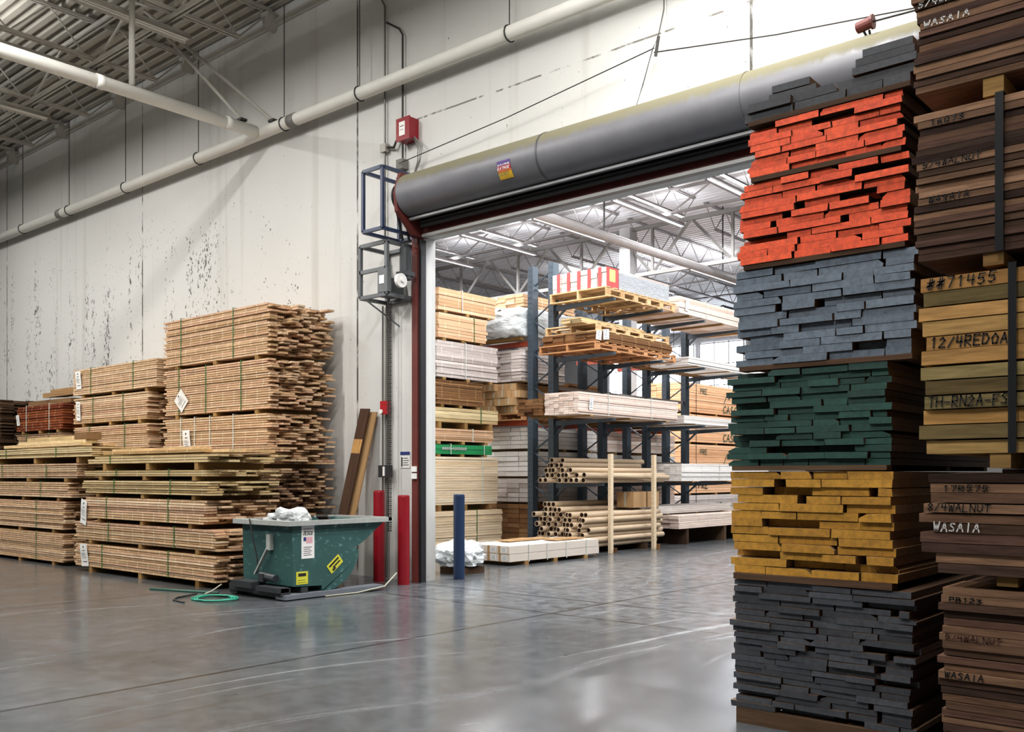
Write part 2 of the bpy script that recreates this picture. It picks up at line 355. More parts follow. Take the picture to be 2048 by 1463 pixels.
# hand lettering: strokes on a 1x1 cell
GL = {
 'A': [[(0, 0), (.5, 1), (1, 0)], [(.2, .4), (.8, .4)]], 'B': [[(0, 0), (0, 1), (.7, .9), (.7, .6), (0, .5), (.9, .4), (.8, .05), (0, 0)]],
 'C': [[(.95, .85), (.6, 1), (.15, .8), (.05, .3), (.4, 0), (.95, .15)]], 'D': [[(0, 0), (0, 1), (.6, .95), (.95, .5), (.6, .05), (0, 0)]],
 'E': [[(.95, 1), (0, 1), (0, 0), (.95, 0)], [(0, .5), (.7, .5)]], 'F': [[(.95, 1), (0, 1), (0, 0)], [(0, .55), (.7, .55)]],
 'G': [[(.9, .85), (.5, 1), (.05, .6), (.2, .05), (.9, .1), (.9, .45), (.55, .45)]],
 'H': [[(0, 0), (0, 1)], [(1, 0), (1, 1)], [(0, .5), (1, .5)]], 'I': [[(.5, 0), (.5, 1)]], 'J': [[(.3, 1), (.9, 1)], [(.7, 1), (.65, .1), (.3, 0), (.05, .25)]],
 'K': [[(0, 0), (0, 1)], [(.9, 1), (0, .45), (.95, 0)]], 'L': [[(0, 1), (0, 0), (.9, 0)]], 'N': [[(0, 0), (0, 1), (.95, 0), (.95, 1)]],
 'O': [[(.5, 1), (.05, .6), (.2, .05), (.8, .05), (.95, .6), (.5, 1)]], 'P': [[(0, 0), (0, 1), (.8, .95), (.85, .55), (0, .45)]],
 'R': [[(0, 0), (0, 1), (.8, .95), (.8, .55), (0, .5), (.95, 0)]], 'S': [[(.9, .9), (.4, 1), (.1, .75), (.8, .4), (.75, .05), (.05, .08)]],
 'T': [[(0, 1), (1, 1)], [(.5, 1), (.5, 0)]], 'U': [[(0, 1), (.05, .15), (.5, 0), (.9, .2), (.95, 1)]], 'W': [[(0, 1), (.25, 0), (.5, .8), (.75, 0), (1, 1)]],
 'Y': [[(0, 1), (.5, .5), (1, 1)], [(.5, .5), (.5, 0)]],
 '0': [[(.5, 1), (.1, .6), (.2, .05), (.8, .05), (.9, .6), (.5, 1)]], '1': [[(.25, .8), (.5, 1), (.5, 0)]], '2': [[(.05, .8), (.5, 1), (.85, .7), (0, 0), (.95, .02)]],
 '3': [[(.05, .95), (.85, .9), (.35, .55), (.9, .3), (.5, 0), (.05, .1)]], '4': [[(.1, 1), (.05, .45), (.95, .45)], [(.75, .95), (.7, 0)]],
 '5': [[(.9, 1), (.2, 1), (.1, .55), (.7, .6), (.85, .2), (.4, 0), (.05, .1)]], '6': [[(.7, 1), (.15, .5), (.2, .05), (.8, .1), (.75, .45), (.2, .4)]],
 '7': [[(.05, 1), (.9, 1), (.4, 0)]], '8': [[(.5, .5), (.1, .8), (.5, 1), (.85, .8), (.5, .5), (.1, .2), (.5, 0), (.9, .2), (.5, .5)]],
 '/': [[(.1, 0), (.9, 1)]], '-': [[(.1, .45), (.9, .45)]], '#': [[(.3, 0), (.4, 1)], [(.6, 0), (.7, 1)], [(.05, .35), (.95, .35)], [(.05, .65), (.95, .65)], [(0, .2), (1, .8)]],
}
def lettering(parent, text, o, u, v, h, w, mat, thick=.006, jit=.06, name='lettering', slope=0.0, seed=1):
    """marker strokes on a surface: origin o, right u, up v (in the parent's space)"""
    r = random.Random(seed); o, u, v = Vector(o), Vector(u), Vector(v); n = u.cross(v); mb = MB()
    for i, ch in enumerate(text):
        hh = h * (1 + r.uniform(-jit, jit)); b = r.uniform(-jit, jit) * h + slope * i * w
        for pl in GL.get(ch, []):
            q = [o + u * (i * w + x * w * .72 + y * .1 * h) + v * (b + y * hh) for x, y in pl]
            for a, c in zip(q, q[1:]):
                d = (c - a).normalized(); s = d.cross(n) * thick / 2; e = d * thick * .4
                mb.add([a - e - s, c + e - s, c + e + s, a - e + s], [(0, 1, 2, 3)])
    return mb.build(name, mat, parent, fix=False)

# ------------------------------------------------------------------ generic goods
def board_mesh(L, w, t, mats, r, cut=0.0, m0=0, m1=0):
    """one sawn board from the origin along +x; slightly untrue section, sometimes with a waney corner"""
    j = lambda s: r.uniform(-s, s)
    s = min(.004, t * .06)
    pr = [(j(s), j(s) * .4), (w + j(s), j(s) * .4), (w + j(s), t + j(s)), (j(s), t + j(s))]
    if cut:
        k = r.randrange(4); y, z = pr[k]; dy = -cut if y > w / 2 else cut; dz = -t * .5 if z > t / 2 else t * .5
        a, b = (y + dy, z), (y, z + dz)
        pr[k:k + 1] = [b, a] if k in (0, 2) else [a, b]
        if k == 0: pr[0:2] = [b, a]
    return MB().prism(pr, 0, L, 0, m0, m1).mesh('board', mats)

def strap_loop(root, x, W, z0, z1, mat, w=.02, t=.004, name='strap', y0=0.0):
    mb = MB(); a, b = x - w / 2, x + w / 2; e = .012
    mb.box(a, b, y0 - e - t, y0 - e, z0 - t, z1 + e); mb.box(a, b, W + e, W + e + t, z0 - t, z1 + e)
    mb.box(a, b, y0 - e - t, W + e + t, z1 + e, z1 + e + t)
    return mb.build(name, mat, root)

def paper_tag(root, x, z, w=.2, h=.33, tilt=0.0, y=-.03, dia=False):
    t = MB(); rz = rad(tilt)
    def P(a, b, off=0):
        ca, sa = math.cos(rz), math.sin(rz)
        return (x + a * ca - b * sa, y - off - .012 * math.sin(b * 9), z + a * sa + b * ca)
    k = 5
    vs = []
    for i in range(k + 1):
        b = h * (.5 - i / k)
        vs += [P(-w / 2, b), P(w / 2, b)]
    vs2 = [(a, c + .004, d) for a, c, d in vs]; n = len(vs)
    fs = [(2 * i, 2 * i + 1, 2 * i + 3, 2 * i + 2) for i in range(k)]
    t.add(vs, fs); t.add(vs2, [f[::-1] for f in fs])
    r = random.Random(int(x * 100) + 5)
    for b, a, ww, hh in ((.36, 0, .16, .07), (.2, 0, .3, .03), (.08, -.1, .5, .015), (.02, -.05, .6, .015), (-.05, -.1, .45, .015), (-.12, 0, .6, .015), (-.3, .05, .6, .03)):
        q = [P(w * (a - ww / 2), h * (b - hh / 2), .002), P(w * (a + ww / 2), h * (b - hh / 2), .002), P(w * (a + ww / 2), h * (b + hh / 2), .002), P(w * (a - ww / 2), h * (b + hh / 2), .002)]
        t.add(q, [(0, 1, 2, 3)], 1)
    return t.build('paper_tag', [M['white'], M['ink']], root, fix=False)

def bundle(label, loc, L, W, H, mat, cols=7, pitch=.036, rz=0, end=1, rag=.1, group=None, straps=(), smat=None, skid=.06, skids=(.12, .5, .88), tags=(), seed=0, name='lumber_bundle', cat='lumber', gap=.24, topmiss=0, back=None, skm=None):
    """strapped pack of boards. local x = along the boards, local y = away from the open side, z up. end=1: ragged end at x=L, 0: at x=0"""
    r = random.Random(seed * 31 + 5); t = thing(name, label, cat, loc, rz, group)
    n = max(1, round(H / pitch)); p = H / n; w = W / cols
    var = [board_mesh(L - r.uniform(0, .03), w * .97, p * (1 - gap), [mat], r) for _ in range(5)]
    cells = []
    for c in range(cols):
        for i in range(n):
            if i == n - 1 and c > 0 and r.random() < topmiss: continue
            o = r.uniform(-1, 1) * rag
            if c == 0: o *= .45
            cells.append((c, i, o))
    rest = MB()
    for k, (c, i, o) in enumerate(cells):
        y = c * w + (r.uniform(-.012, .008) if c == 0 else 0); z = skid + i * p + p * gap * .4
        if k < 98:
            link('board', r.choice(var), t, (o, y, z), (0, 0, r.uniform(-.002, .002)))
        else:
            rest.box(o, L + o, y + .002, y + w * .97, z, z + p * (1 - gap))
    if rest.v:
        q = rest.build('inner_boards', mat, t, fix=False); q['kind'] = 'stuff'
    if skid:
        for f in skids:
            MB().box(f * L - .045, f * L + .045, .0, W - .01, 0, skid * .98).build('skid', skm or M['skid'], t)
    for f in straps: strap_loop(t, f * L, W, skid if skid else .01, skid + H, smat or M['gstrap'])
    for a in tags: paper_tag(t, *a)
    return t


# ------------------------------------------------------------------ SETTING
YW0, YW1 = 9.6, 9.87
XL, XR, XO0, XO1, ZO = -42.0, 9.0, -9.97, -1.2, 5.02
ZD = 9.45
o = MB().box(XL, XR, -14, 46, -.2, 0).build('floor', M['floor']); struct(o, 'polished grey concrete floor with saw-cut joints', 'floor')
w = MB().box(XL, XO0, YW0, YW1, 0, ZD + .15).box(XO1, XR, YW0, YW1, 0, ZD + .15).box(XO0, XO1, YW0, YW1, ZO, ZD + .15)
struct(w.build('wall_door', M['wall']), 'off-white concrete wall with flaked paint around the doorway', 'wall')
struct(MB().box(XL - .3, XL, -14.3, 46.3, 0, ZD + .3).build('wall_left', M['wall']), 'plain concrete wall at the far end of the lumber row', 'wall')
struct(MB().box(XR, XR + .3, -14.3, 46.3, 0, ZD + .3).build('wall_right', M['wall']), 'plain concrete wall behind the painted lumber', 'wall')
struct(MB().box(XL, XR, -14.3, -14, 0, ZD + .3).build('wall_rear', M['wall']), 'plain concrete wall opposite the doorway', 'wall')
struct(MB().box(XL, XR, 46, 46.3, 0, ZD + .3).build('wall_far', plain('end_wall_paint', '#a3a19d', .8)), 'pale end wall beyond the racks, with tall windows', 'wall')
def deck(y0, y1, name, mat, label):
    mb = MB(); y = y0; prof = []
    while y < y1:
        prof += [(y, ZD), (y + .1, ZD), (y + .12, ZD + .085), (y + .21, ZD + .085)]; y += .23
    prof.append((y1, ZD))
    vs = [(XL, a, b) for a, b in prof] + [(XR, a, b) for a, b in prof]; n = len(prof)
    mb.add(vs, [(i, i + 1, n + i + 1, n + i) for i in range(n - 1)])
    mb.box(XL, XR, y0, y1, ZD + .1, ZD + .2)
    return struct(mb.build(name, mat, fix=False), label, 'ceiling')
deck(-14, YW0, 'ceiling', M['deck'], 'ribbed steel roof deck over the near hall')
deck(YW1, 46, 'ceiling', M['deck2'], 'ribbed steel roof deck over the rack hall')

def joist_mesh(L, z0, z1, panel, mat, name, ch=.05, web=.03, ends=True, post=False):
    mb = MB()
    for s in (-1, 1):
        mb.box(0, L, s * .035 - .018, s * .035 + .018, z1 - ch, z1); mb.box(panel * .5 if ends else 0, L - (panel * .5 if ends else 0), s * .035 - .018, s * .035 + .018, z0, z0 + ch)
    n = int(round(L / panel)); p = L / n
    for i in range(n):
        a, b, c = (i * p, 0, z1 - ch / 2), ((i + .5) * p, 0, z0 + ch / 2), ((i + 1) * p, 0, z1 - ch / 2)
        mb.tube([a, b], web / 2, 5); mb.tube([b, c], web / 2, 5)
        if post: mb.bar(b, (b[0], 0, z1 - ch / 2), web * .8)
    return mb.mesh(name, [mat])
JX = [-8.3 - 2.62 * k for k in range(-2, 10)]
jn = joist_mesh(23.0, 8.72, 9.42, 1.25, M['steel'], 'near_joist'); jf = joist_mesh(13.6, 8.72, 9.42, 1.25, M['steel2'], 'far_joist')
for x in JX:
    o = link('roof_beam', jn, None, (x, -13.5, 0), (0, 0, rad(90))); struct(o, 'open-web steel roof joist running up to the concrete wall', 'roof beam', 'near roof joists')
    b = MB().prism([(-.1, 9.35), (.1, 9.35), (.1, 9.3), (.02, 9.08), (-.02, 9.08), (-.1, 9.3)], -.22, 0).build('bearing_bracket', M['steel'], o); b.location = (23.09, 0, 0)
    for y0 in (10.1, 24.3):
        o = link('roof_beam', jf, None, (x, y0, 0), (0, 0, rad(90))); struct(o, 'pale open-web steel roof joist above the racks', 'roof beam', 'far roof joists')
gm = joist_mesh(JX[0] - JX[-1], 8.66, 9.36, 2.62, M['steel2'], 'bridging_truss', .06, .05, False)
gn = joist_mesh(JX[0] - JX[-1], 8.66, 9.36, 2.62, M['steel'], 'bridging_truss', .07, .05, False)
for y, me, lb, g in ((7.75, gn, 'grey steel truss across the joists beside the concrete wall', 'near cross trusses'), (2.6, gn, 'grey steel truss across the joists in the middle of the near hall', 'near hall middle truss'),
                     (16.6, gm, 'pale cross truss above the front of the racks', 'front truss'), (22.4, gm, 'pale cross truss above the rear of the racks', 'rear truss'), (31, gm, 'pale cross truss far beyond the racks', 'far truss'), (37, gm, 'pale cross truss near the end windows', 'window truss')):
    struct(link('roof_beam', me, None, (JX[-1] - 1.31, y, 0)), lb, 'roof beam')
gg = joist_mesh(JX[0] - JX[-1], 7.5, 9.0, 2.62, M['dsteel'], 'girder', .11, .09, False, True)
struct(link('roof_beam', gg, None, (JX[-1] - .3, 24.05, 0)), 'deep grey roof girder with heavy diagonals behind the racks', 'roof beam')
struct(MB().box(-16.2, -15.82, 23.85, 24.23, 0, 9.0).build('column', plain('column_paint', '#a5a3a2', .6)), 'square grey building column behind the racks', 'column')
# ledger angle under the deck along the wall
struct(MB().box(XL, XR, YW0 - .1, YW0 - .002, 9.2, 9.24).box(XL, XR, YW0 - .03, YW0 - .002, 9.16, 9.24).build('trim_1', M['steel']), 'pale steel ledger along the top of the wall', 'trim')

# windows in the far wall
sky = flat('daylight_pane', '#eef4ff', .3, 18)
wn = 0
for x in (-30.6, -27.6, -24.6):
    wn += 1
    t = thing('window_%d' % wn, 'tall bright gridded window in the end wall', 'window', (x, 45.98, 5.3), 0, 'end wall windows', 'structure')
    MB().box(-1.3, 1.3, -.03, 0, 0, 3.4).build('pane', sky, t)
    f = MB()
    for i in range(4): f.box(-1.32 + i * .867, -1.27 + i * .867, -.09, -.03, -.05, 3.45)
    for k in range(4): f.box(-1.32, 1.33, -.085, -.035, -.05 + k * 1.14, k * 1.14)
    f.build('window_frame', M['steel2'], t)

# ------------------------------------------------------------------ rain pipe on the wall
PZ, PY = 7.33, 9.38
def hanger(root, x, y, zt, r=.105, along='x'):
    mb = MB(); pts = []
    for i in range(17):
        a = 2 * math.pi * i / 16
        pts.append((x, y + r * math.cos(a), PZ + r * math.sin(a)) if along == 'x' else (x + r * math.cos(a), y, PZ + r * math.sin(a)))
    mb.tube(pts[:-1], .012, 5, closed=True)
    mb.tube([(x, y, PZ + r), (x, y, zt)], .008, 5)
    return mb.build('hanger', M['wire'], root)
t = thing('rain_pipe', 'fat white horizontal pipe hung along the concrete wall', 'pipe', (0, 0, 0))
MB().tube([(XL + .3, PY, PZ), (XR - .3, PY, PZ)], .097, 20).build('pipe_run', M['pipe'], t, True)
for x in (-25.6, -23.2, -20.8, -18.3, -15.6, -13.0, -11.1, -8.1, -5.4, -2.8): hanger(t, x, PY, 9.3)
for x in (-21.2, -12.75):
    MB().tube([(x - .09, PY, PZ), (x + .09, PY, PZ)], .108, 20).build('coupling', M['dsteel'], t, True)
t = thing('branch_pipe', 'fat white pipe running out from the wall pipe across the hall', 'pipe', (0, 0, 0))
MB().tube([(-13.66, -8, PZ), (-13.66, 9.27, PZ)], .097, 20).build('pipe_run', M['pipe'], t, True)
for y in (6.6, 8.75, 3.9): MB().tube([(-13.66, y - .06, PZ), (-13.66, y + .06, PZ)], .106, 20).build('coupling', M['pipe'], t, True)
for y in (7.1, 3.0): MB().tube([(-13.66, y, PZ + .1), (-13.66, y, 9.3)], .045, 10).build('hanger', M['steel'], t, True)
t = thing('sway_brace', 'pale diagonal brace from the roof down to the pipe corner, outer of two', 'brace'); MB().tube([(-14.9, 7.95, 9.28), (-13.3, 9.36, 7.46)], .028, 8).build('brace_rod', M['steel'], t); MB().box(-13.37, -13.23, 9.32, 9.44, 7.432, 7.47).build('clamp', M['wire'], t)
t = thing('sway_brace', 'pale diagonal brace meeting the branch pipe short of the corner', 'brace'); MB().tube([(-14.6, 7.95, 9.0), (-13.66, 9.0, 7.46)], .028, 8).build('brace_rod', M['steel'], t); MB().box(-13.73, -13.59, 8.95, 9.07, 7.432, 7.47).build('clamp', M['wire'], t)
t = thing('rain_pipe', 'fat pale pipe under the roof of the rack hall', 'pipe', (0, 0, 0))
MB().tube([(-13.35, 10.2, PZ + .06), (-13.35, 44, PZ + .06)], .115, 18).build('pipe_run', M['steel2'], t, True)
for y in (13, 19, 25, 31): MB().tube([(-13.35, y, PZ + .17), (-13.35, y, 9.4)], .02, 6).build('hanger', M['wire'], t)

# ------------------------------------------------------------------ strip lights
TUBE_ON = flat('lit_tube', '#f4f7ff', .4, 2); TUBE_OFF = flat('unlit_tube', '#f1efe8', .35)
def strip(x, y0, L, lit, label, group, z=8.5):
    t = thing('strip_light', label, 'light', (x, y0, z), 0, group)
    f = MB(); f.add([(a, b, c) for b in (0, L) for a, c in ((-.11, .0), (-.05, .07), (.05, .07), (.11, 0), (.1, 0), (.045, .055), (-.045, .055), (-.1, 0))], [(i, (i + 1) % 8, 8 + (i + 1) % 8, 8 + i) for i in range(8)])
    f.box(-.05, .05, 0, L, .07, .12).build('housing', M['steel2'] if lit else M['steel'], t)
    MB().tube([(-.035, .04, .03), (-.035, L - .04, .03)], .016, 8).tube([(.035, .04, .03), (.035, L - .04, .03)], .016, 8).build('tube', TUBE_ON if lit else TUBE_OFF, t)
    hw = MB()
    for a in (.3, L - .3): hw.tube([(0, a, .12), (0, a, 8.72 - z + .02)], .006, 4)
    hw.build('hanger', M['wire'], t)
    return t
def lamp(x, y, z, L, W, power, c=(1, .985, .965), up=.62):
    ld = bpy.data.lights.new('lamp', 'AREA'); ld.shape = 'RECTANGLE'; ld.size = W; ld.size_y = L; ld.energy = power; ld.color = c
    o = bpy.data.objects.new('tube_and_fill_lamp', ld); col.objects.link(o); o.location = (x, y, z)
    l2 = ld.copy(); l2.energy = power * up; o2 = bpy.data.objects.new('tube_and_fill_lamp', l2); col.objects.link(o2); o2.location = (x, y, z + .17); o2.rotation_euler = (math.pi, 0, 0)  # added upward fill above each housing, brightens roof deck and upper wall
    return o
for k, x in enumerate((-13.84, -16.35, -18.95)):
    strip(x, 5.7, 2.45, False, 'unlit strip light below the roof, %s' % ('ending near the pipe corner', 'middle row of three over the lumber', 'row nearest the far end')[k], None)
    strip(x, 3.1, 2.45, True, 'strip light over the near hall, second from the wall', 'near strip lights')
NEAR = [(x, y) for x in (-22.5, -17, -11.5, -6.2, -1.5) for y in (3.3, -2.6)]
for x, y in NEAR:
    if x in (-22.5, -11.5, -6.2, -1.5) or y < 0:
        strip(x, y, 2.45, True, 'strip light over the near hall, second from the wall', 'near strip lights')
    lamp(x, y + 1.2, 8.46, 2.4, .3, 350 if y > 0 else 290)
lamp(-4.2, 7.6, 8.46, 2.4, .3, 330); strip(-4.2, 6.4, 2.45, True, 'strip light above the roll-up door', None)
for x in (-11.0, -13.68, -16.3, -19.0, -21.7):
    for y in (12.6, 19.9, 28.3, 35.5):
        strip(x, y, 3.4, True, 'lit strip light under the roof of the rack hall', 'rack hall strip lights')
    for y in (14.3, 21.6, 30.0):
        lamp(x, y, 8.46, 3.4, .12, 400, (.95, .97, 1), .2)
for x in (-7.5, -4.5):
    for y in (12.5, 18.5, 26): lamp(x, y, 8.46, 3.4, .12, 430, (.95, .97, 1), .2); strip(x, y - 1.7, 3.4, True, 'lit strip light under the roof of the rack hall', 'rack hall strip lights')

# ------------------------------------------------------------------ roll-up door
BX0, BX1, BY, BZ, BR = -9.82, -1.0, 9.24, 5.5, .3
t = thing('door_1', 'grey roll-up door coiled in a long drum above the doorway', 'door', (0, 0, 0), 0, None, 'structure')
def hood_prof(r):
    p = [(9.58, BZ + r * .98)]
    for i in range(0, 29):
        a = rad(95 + i * 168 / 28); p.append((BY + r * math.cos(a), BZ + r * math.sin(a)))
    return p
def hood(x0, x1, r, name, mat, lip=True):
    pr = hood_prof(r); n = len(pr); mb = MB()
    vs = [(x0, a, b) for a, b in pr] + [(x1, a, b) for a, b in pr]
    mb.add(vs, [(i, i + 1, n + i + 1, n + i) for i in range(n - 1)])
    mb.add([(x0, a, b) for a, b in pr] + [(x0, 9.58, 5.2)], [tuple(range(n + 1))]); mb.add([(x1, a, b) for a, b in pr] + [(x1, 9.58, 5.2)], [tuple(range(n + 1))])
    return mb.build(name, mat, t, False)
h = hood(BX0, BX1, BR, 'hood', M['hood'])
for p in h.data.polygons: p.use_smooth = len(p.vertices) == 4
tag(h, 'dusty grey metal hood')
for x in (-7.3, -4.6): hood(x - .012, x + .012, BR + .006, 'seam_band', plain('seam_grey', '#4b4b4e', .5) if x < -7 else M['hood'])
MB().box(BX0, BX1, 9.2, 9.25, 5.155, 5.185).build('hood_lip', plain('pale_lip', '#a6a6a8', .35, .3), t)
cu = MB()
for i in range(5): cu.prism([(9.36, 5.06 + i * .055), (9.33, 5.065 + i * .055), (9.315, 5.085 + i * .055), (9.33, 5.11 + i * .055), (9.36, 5.112 + i * .055)], BX0 + .1, BX1)
cu.build('curtain', flat('black_slats', '#101012', .6), t)
b = MB().box(BX0 + .05, BX1, 9.4, 9.5, 4.945, 4.985).box(BX0 + .05, BX1, 9.44, 9.46, 4.985, 5.0); b.build('bottom_bar', plain('pale_bar', '#8e8d8a', .45, .3), t)
MB().box(BX0, BX1, 9.46, 9.598, 4.99, 5.12).build('lintel_angle', M['redo'], t)
MB().prism([(9.06, 5.8), (9.598, 5.84), (9.598, 4.97), (9.3, 4.97), (9.0, 5.25), (8.97, 5.5)], -9.9, -9.84).build('end_plate', M['redo'], t)
MB().box(-10.05, -9.935, 9.47, 9.598, 0, 5.0).build('guide', M['redo'], t)
MB().box(-9.935, -9.885, 9.5, 9.598, 0, 4.95).build('guide_slot', M['black'], t)
s = MB()
for z0, z1, m in ((0, .075, 1), (.075, .1, 3), (.1, .15, 2), (.15, .21, 0)):
    k = 4
    for i in range(k):
        za, zb = 5.29 + z0 + (z1 - z0) * i / k, 5.29 + z0 + (z1 - z0) * (i + 1) / k
        ya, yb = (BY - math.sqrt((BR + .004) ** 2 - (q - BZ) ** 2) for q in (za, zb))
        s.add([(-7.93, ya, za), (-7.71, ya, za), (-7.71, yb, zb), (-7.93, yb, zb)], [(0, 1, 2, 3)], m)
stk = s.build('sticker', [M['purple'], M['gold'], M['pinkr'], flat('orange_print', '#d9743a')], t, fix=False); tag(stk, 'purple and yellow maker sticker')
lettering(stk, 'RAYNOR', (-7.915, 8.936, 5.44), (1, 0, 0), (0, .1, 1), .045, .034, M['chalk'], .006, .02, seed=3)
lettering(stk, 'RAYNOR', (-7.915, 8.934, 5.385), (1, 0, 0), (0, 0, 1), .04, .034, M['chalk'], .005, .02, seed=4)
lettering(stk, 'DOORS', (-7.9, 8.938, 5.305), (1, 0, 0), (0, -.1, 1), .045, .036, M['ink_g'], .006, .02, seed=5)
# motor cages by the drum
def cage(root, x0, x1, y0, y1, z0, z1, w, mat, name, mid=None):
    mb = MB()
    for x in (x0, x1):
        for y in (y0, y1): mb.bar((x, y, z0), (x, y, z1), w)
    for z in [z0, z1] + ([mid] if mid else []):
        mb.bar((x0, y0, z), (x1, y0, z), w)
        if z != mid:
            mb.bar((x0, y1, z), (x1, y1, z), w)
            for x in (x0, x1): mb.bar((x, y0, z), (x, y1, z), w)
    return mb.build(name, mat, root)
t = thing('chain_guard', 'blue steel guard cage at the end of the door drum', 'guard cage')
cage(t, -10.43, -10.02, 8.88, 9.57, 5.02, 5.88, .045, M['bluec'], 'cage_frame')
ch = MB()
for i in range(26):
    a = 2 * math.pi * i / 26; ch.bar((-9.99, 9.24 + .2 * math.cos(a), 5.5 + .2 * math.sin(a)), (-9.99, 9.24 + .2 * math.cos(a + .3), 5.5 + .2 * math.sin(a + .3)), .03)
ch.tube([(-10.03, 9.24, 5.5), (-9.91, 9.24, 5.5)], .04, 10)
ch.build('sprocket', M['black'], t)
d = MB()
for yy, y2 in ((9.1, 9.25), (9.25, 9.38)): d.bar((-9.985, yy, 5.35), (-10.0, y2, 4.9), .025)
d.build('drive_chain', M['black'], t)
t = thing('door_operator', 'grey motor operator in a bent frame beside the doorway, under the blue cage', 'motor')
cage(t, -10.69, -10.12, 9.05, 9.57, 4.13, 4.88, .05, M['greyc'], 'operator_frame', 4.5)
MB().tube([(-10.0, 9.3, 4.35), (-10.0, 9.3, 4.8)], .085, 14).tube([(-10.0, 9.3, 4.8), (-10.0, 9.3, 4.86)], [.085, .05], 14).box(-10.09, -9.91, 9.2, 9.4, 4.4, 4.46).build('motor', M['char'], t)
b = MB().box(-10.6, -10.32, 9.3, 9.55, 4.18, 4.43); b.build('gear_box', M['greyc'], t); MB().box(-10.4, -10.3, 9.24, 9.3, 4.2, 4.42).box(-10.36, -10.33, 9.22, 9.24, 4.25, 4.35).build('brake_cover', M['black'], t)
c = MB().box(-10.28, -10.08, 9.02, 9.1, 4.16, 4.5).build('control_box', M['greyc'], t)
MB().box(-10.24, -10.14, 9.012, 9.02, 4.28, 4.4).build('label_plate', M['white'], t)
MB().tube([(-9.93, 9.12, 4.3), (-9.88, 9.12, 4.3)], .1, 18).tube([(-9.97, 9.12, 4.3), (-9.85, 9.12, 4.3)], .03, 10).build('pulley', M['white'], t)
MB().bar((-10.66, 9.1, 4.13), (-10.4, 9.56, 3.75), .02).build('knee_brace', M['greyc'], t)
t = thing('hand_chain', 'thin dark hand chain hanging down the wall beside the conduits', 'chain')
ch = MB()
for i in range(110): ch.box(-10.515 - .006 * (i % 2), -10.495 + .006 * (i % 2), 9.42, 9.436, 4.1 - i * .031, 4.124 - i * .031)
for i in range(110): ch.box(-10.455 - .004 * (i % 2), -10.443 + .004 * (i % 2), 9.42, 9.43, 4.1 - i * .031, 4.124 - i * .031)
ch.build('hanging_chain', M['wire'], t)
# conduits and boxes
t = thing('conduit', 'thin grey conduit rising from the operator to the roof', 'conduit'); MB().tube([(-10.72, 9.55, 4.9), (-10.72, 9.55, 8.6), (-10.9, 9.55, 8.9), (-11.3, 9.55, 9.1)], .016, 8).build('pipe', M['conduit'], t)
MB().box(-10.78, -10.66, 9.5, 9.598, 6.4, 6.52).build('junction_box', M['steel'], t)
t = thing('conduit', 'thin dark conduit with a bend ending at a small box under the red panel', 'conduit'); MB().tube([(-10.33, 9.55, 6.2), (-10.33, 9.55, 8.05), (-10.4, 9.55, 8.16), (-10.68, 9.55, 8.34)], .015, 8).build('pipe', M['wire'], t)
MB().box(-10.4, -10.26, 9.48, 9.598, 6.06, 6.2).build('junction_box', M['dsteel'], t)
t = thing('conduit', 'pair of thin conduits down the wall behind the red bollard', 'conduit')
MB().tube([(-10.78, 9.56, 4.1), (-10.78, 9.56, .01)], .014, 8).tube([(-10.69, 9.56, 4.1), (-10.69, 9.56, .01)], .017, 8).build('pipe', M['conduit'], t)
MB().tube([(-10.62, 9.56, 4.1), (-10.62, 9.56, 1.66)], .013, 8).build('pipe', M['conduit'], t)
t = thing('relay_box', 'red metal alarm box with white label high on the wall', 'alarm box')
MB().box(-10.3, -10.04, 9.42, 9.598, 6.43, 6.74).build('box_body', M['red'], t); MB().box(-10.31, -10.03, 9.4, 9.42, 6.42, 6.75).build('lid', M['red'], t)
MB().box(-10.24, -10.12, 9.394, 9.4, 6.49, 6.69).box(-10.22, -10.14, 9.392, 9.394, 6.62, 6.63, 1).box(-10.22, -10.15, 9.392, 9.394, 6.57, 6.575, 1).build('notice', [M['white'], M['ink']], t)
cb = MB()
for dx in (0, .05, .09): cb.tube([(-10.05 + dx * .3, 9.5, 6.46), (-9.95 + dx, 9.5, 6.3), (-9.98 + dx * .6, 9.52, 6.1), (-10.08 + dx * .3, 9.54, 5.94)], .008, 6)
cb.build('cable', M['dsteel'], t)
MB().tube([(-10.3, 9.5, 6.55), (-10.45, 9.53, 6.5), (-10.5, 9.53, 6.42), (-10.65, 9.54, 6.46)], .02, 6).build('flexible_conduit', M['wire'], t)
t = thing('alarm_switch', 'small red device on the wall above the grey switch box', 'alarm')
MB().box(-10.74, -10.6, 9.47, 9.54, 2.46, 2.66).build('box_body', M['bred'], t); MB().tube([(-10.7, 9.46, 2.5), (-10.7, 9.44, 2.5)], .035, 12).build('button', M['white'], t)
t = thing('switch_box', 'grey push-button switch box low on the wall by the chain', 'switch')
MB().box(-10.77, -10.54, 9.46, 9.54, 1.52, 1.7).build('box_body', M['char'], t); MB().box(-10.66, -10.62, 9.45, 9.46, 1.54, 1.68).build('cover', M['white'], t)
t = thing('notice_sign', 'small white instruction sign with blue heading beside the door guide', 'sign')
MB().box(-10.42, -10.22, 9.59, 9.598, 1.66, 1.9).build('plate', M['white'], t); MB().box(-10.42, -10.22, 9.586, 9.59, 1.85, 1.9).build('heading', M['blue'], t)
ln = MB().box(-10.4, -10.375, 9.586, 9.59, 1.68, 1.82)
for i in range(4): ln.box(-10.36, -10.24 - .02 * (i % 2), 9.586, 9.59, 1.7 + .033 * i, 1.708 + .033 * i)
ln.build('printed_lines', M['ink'], t)
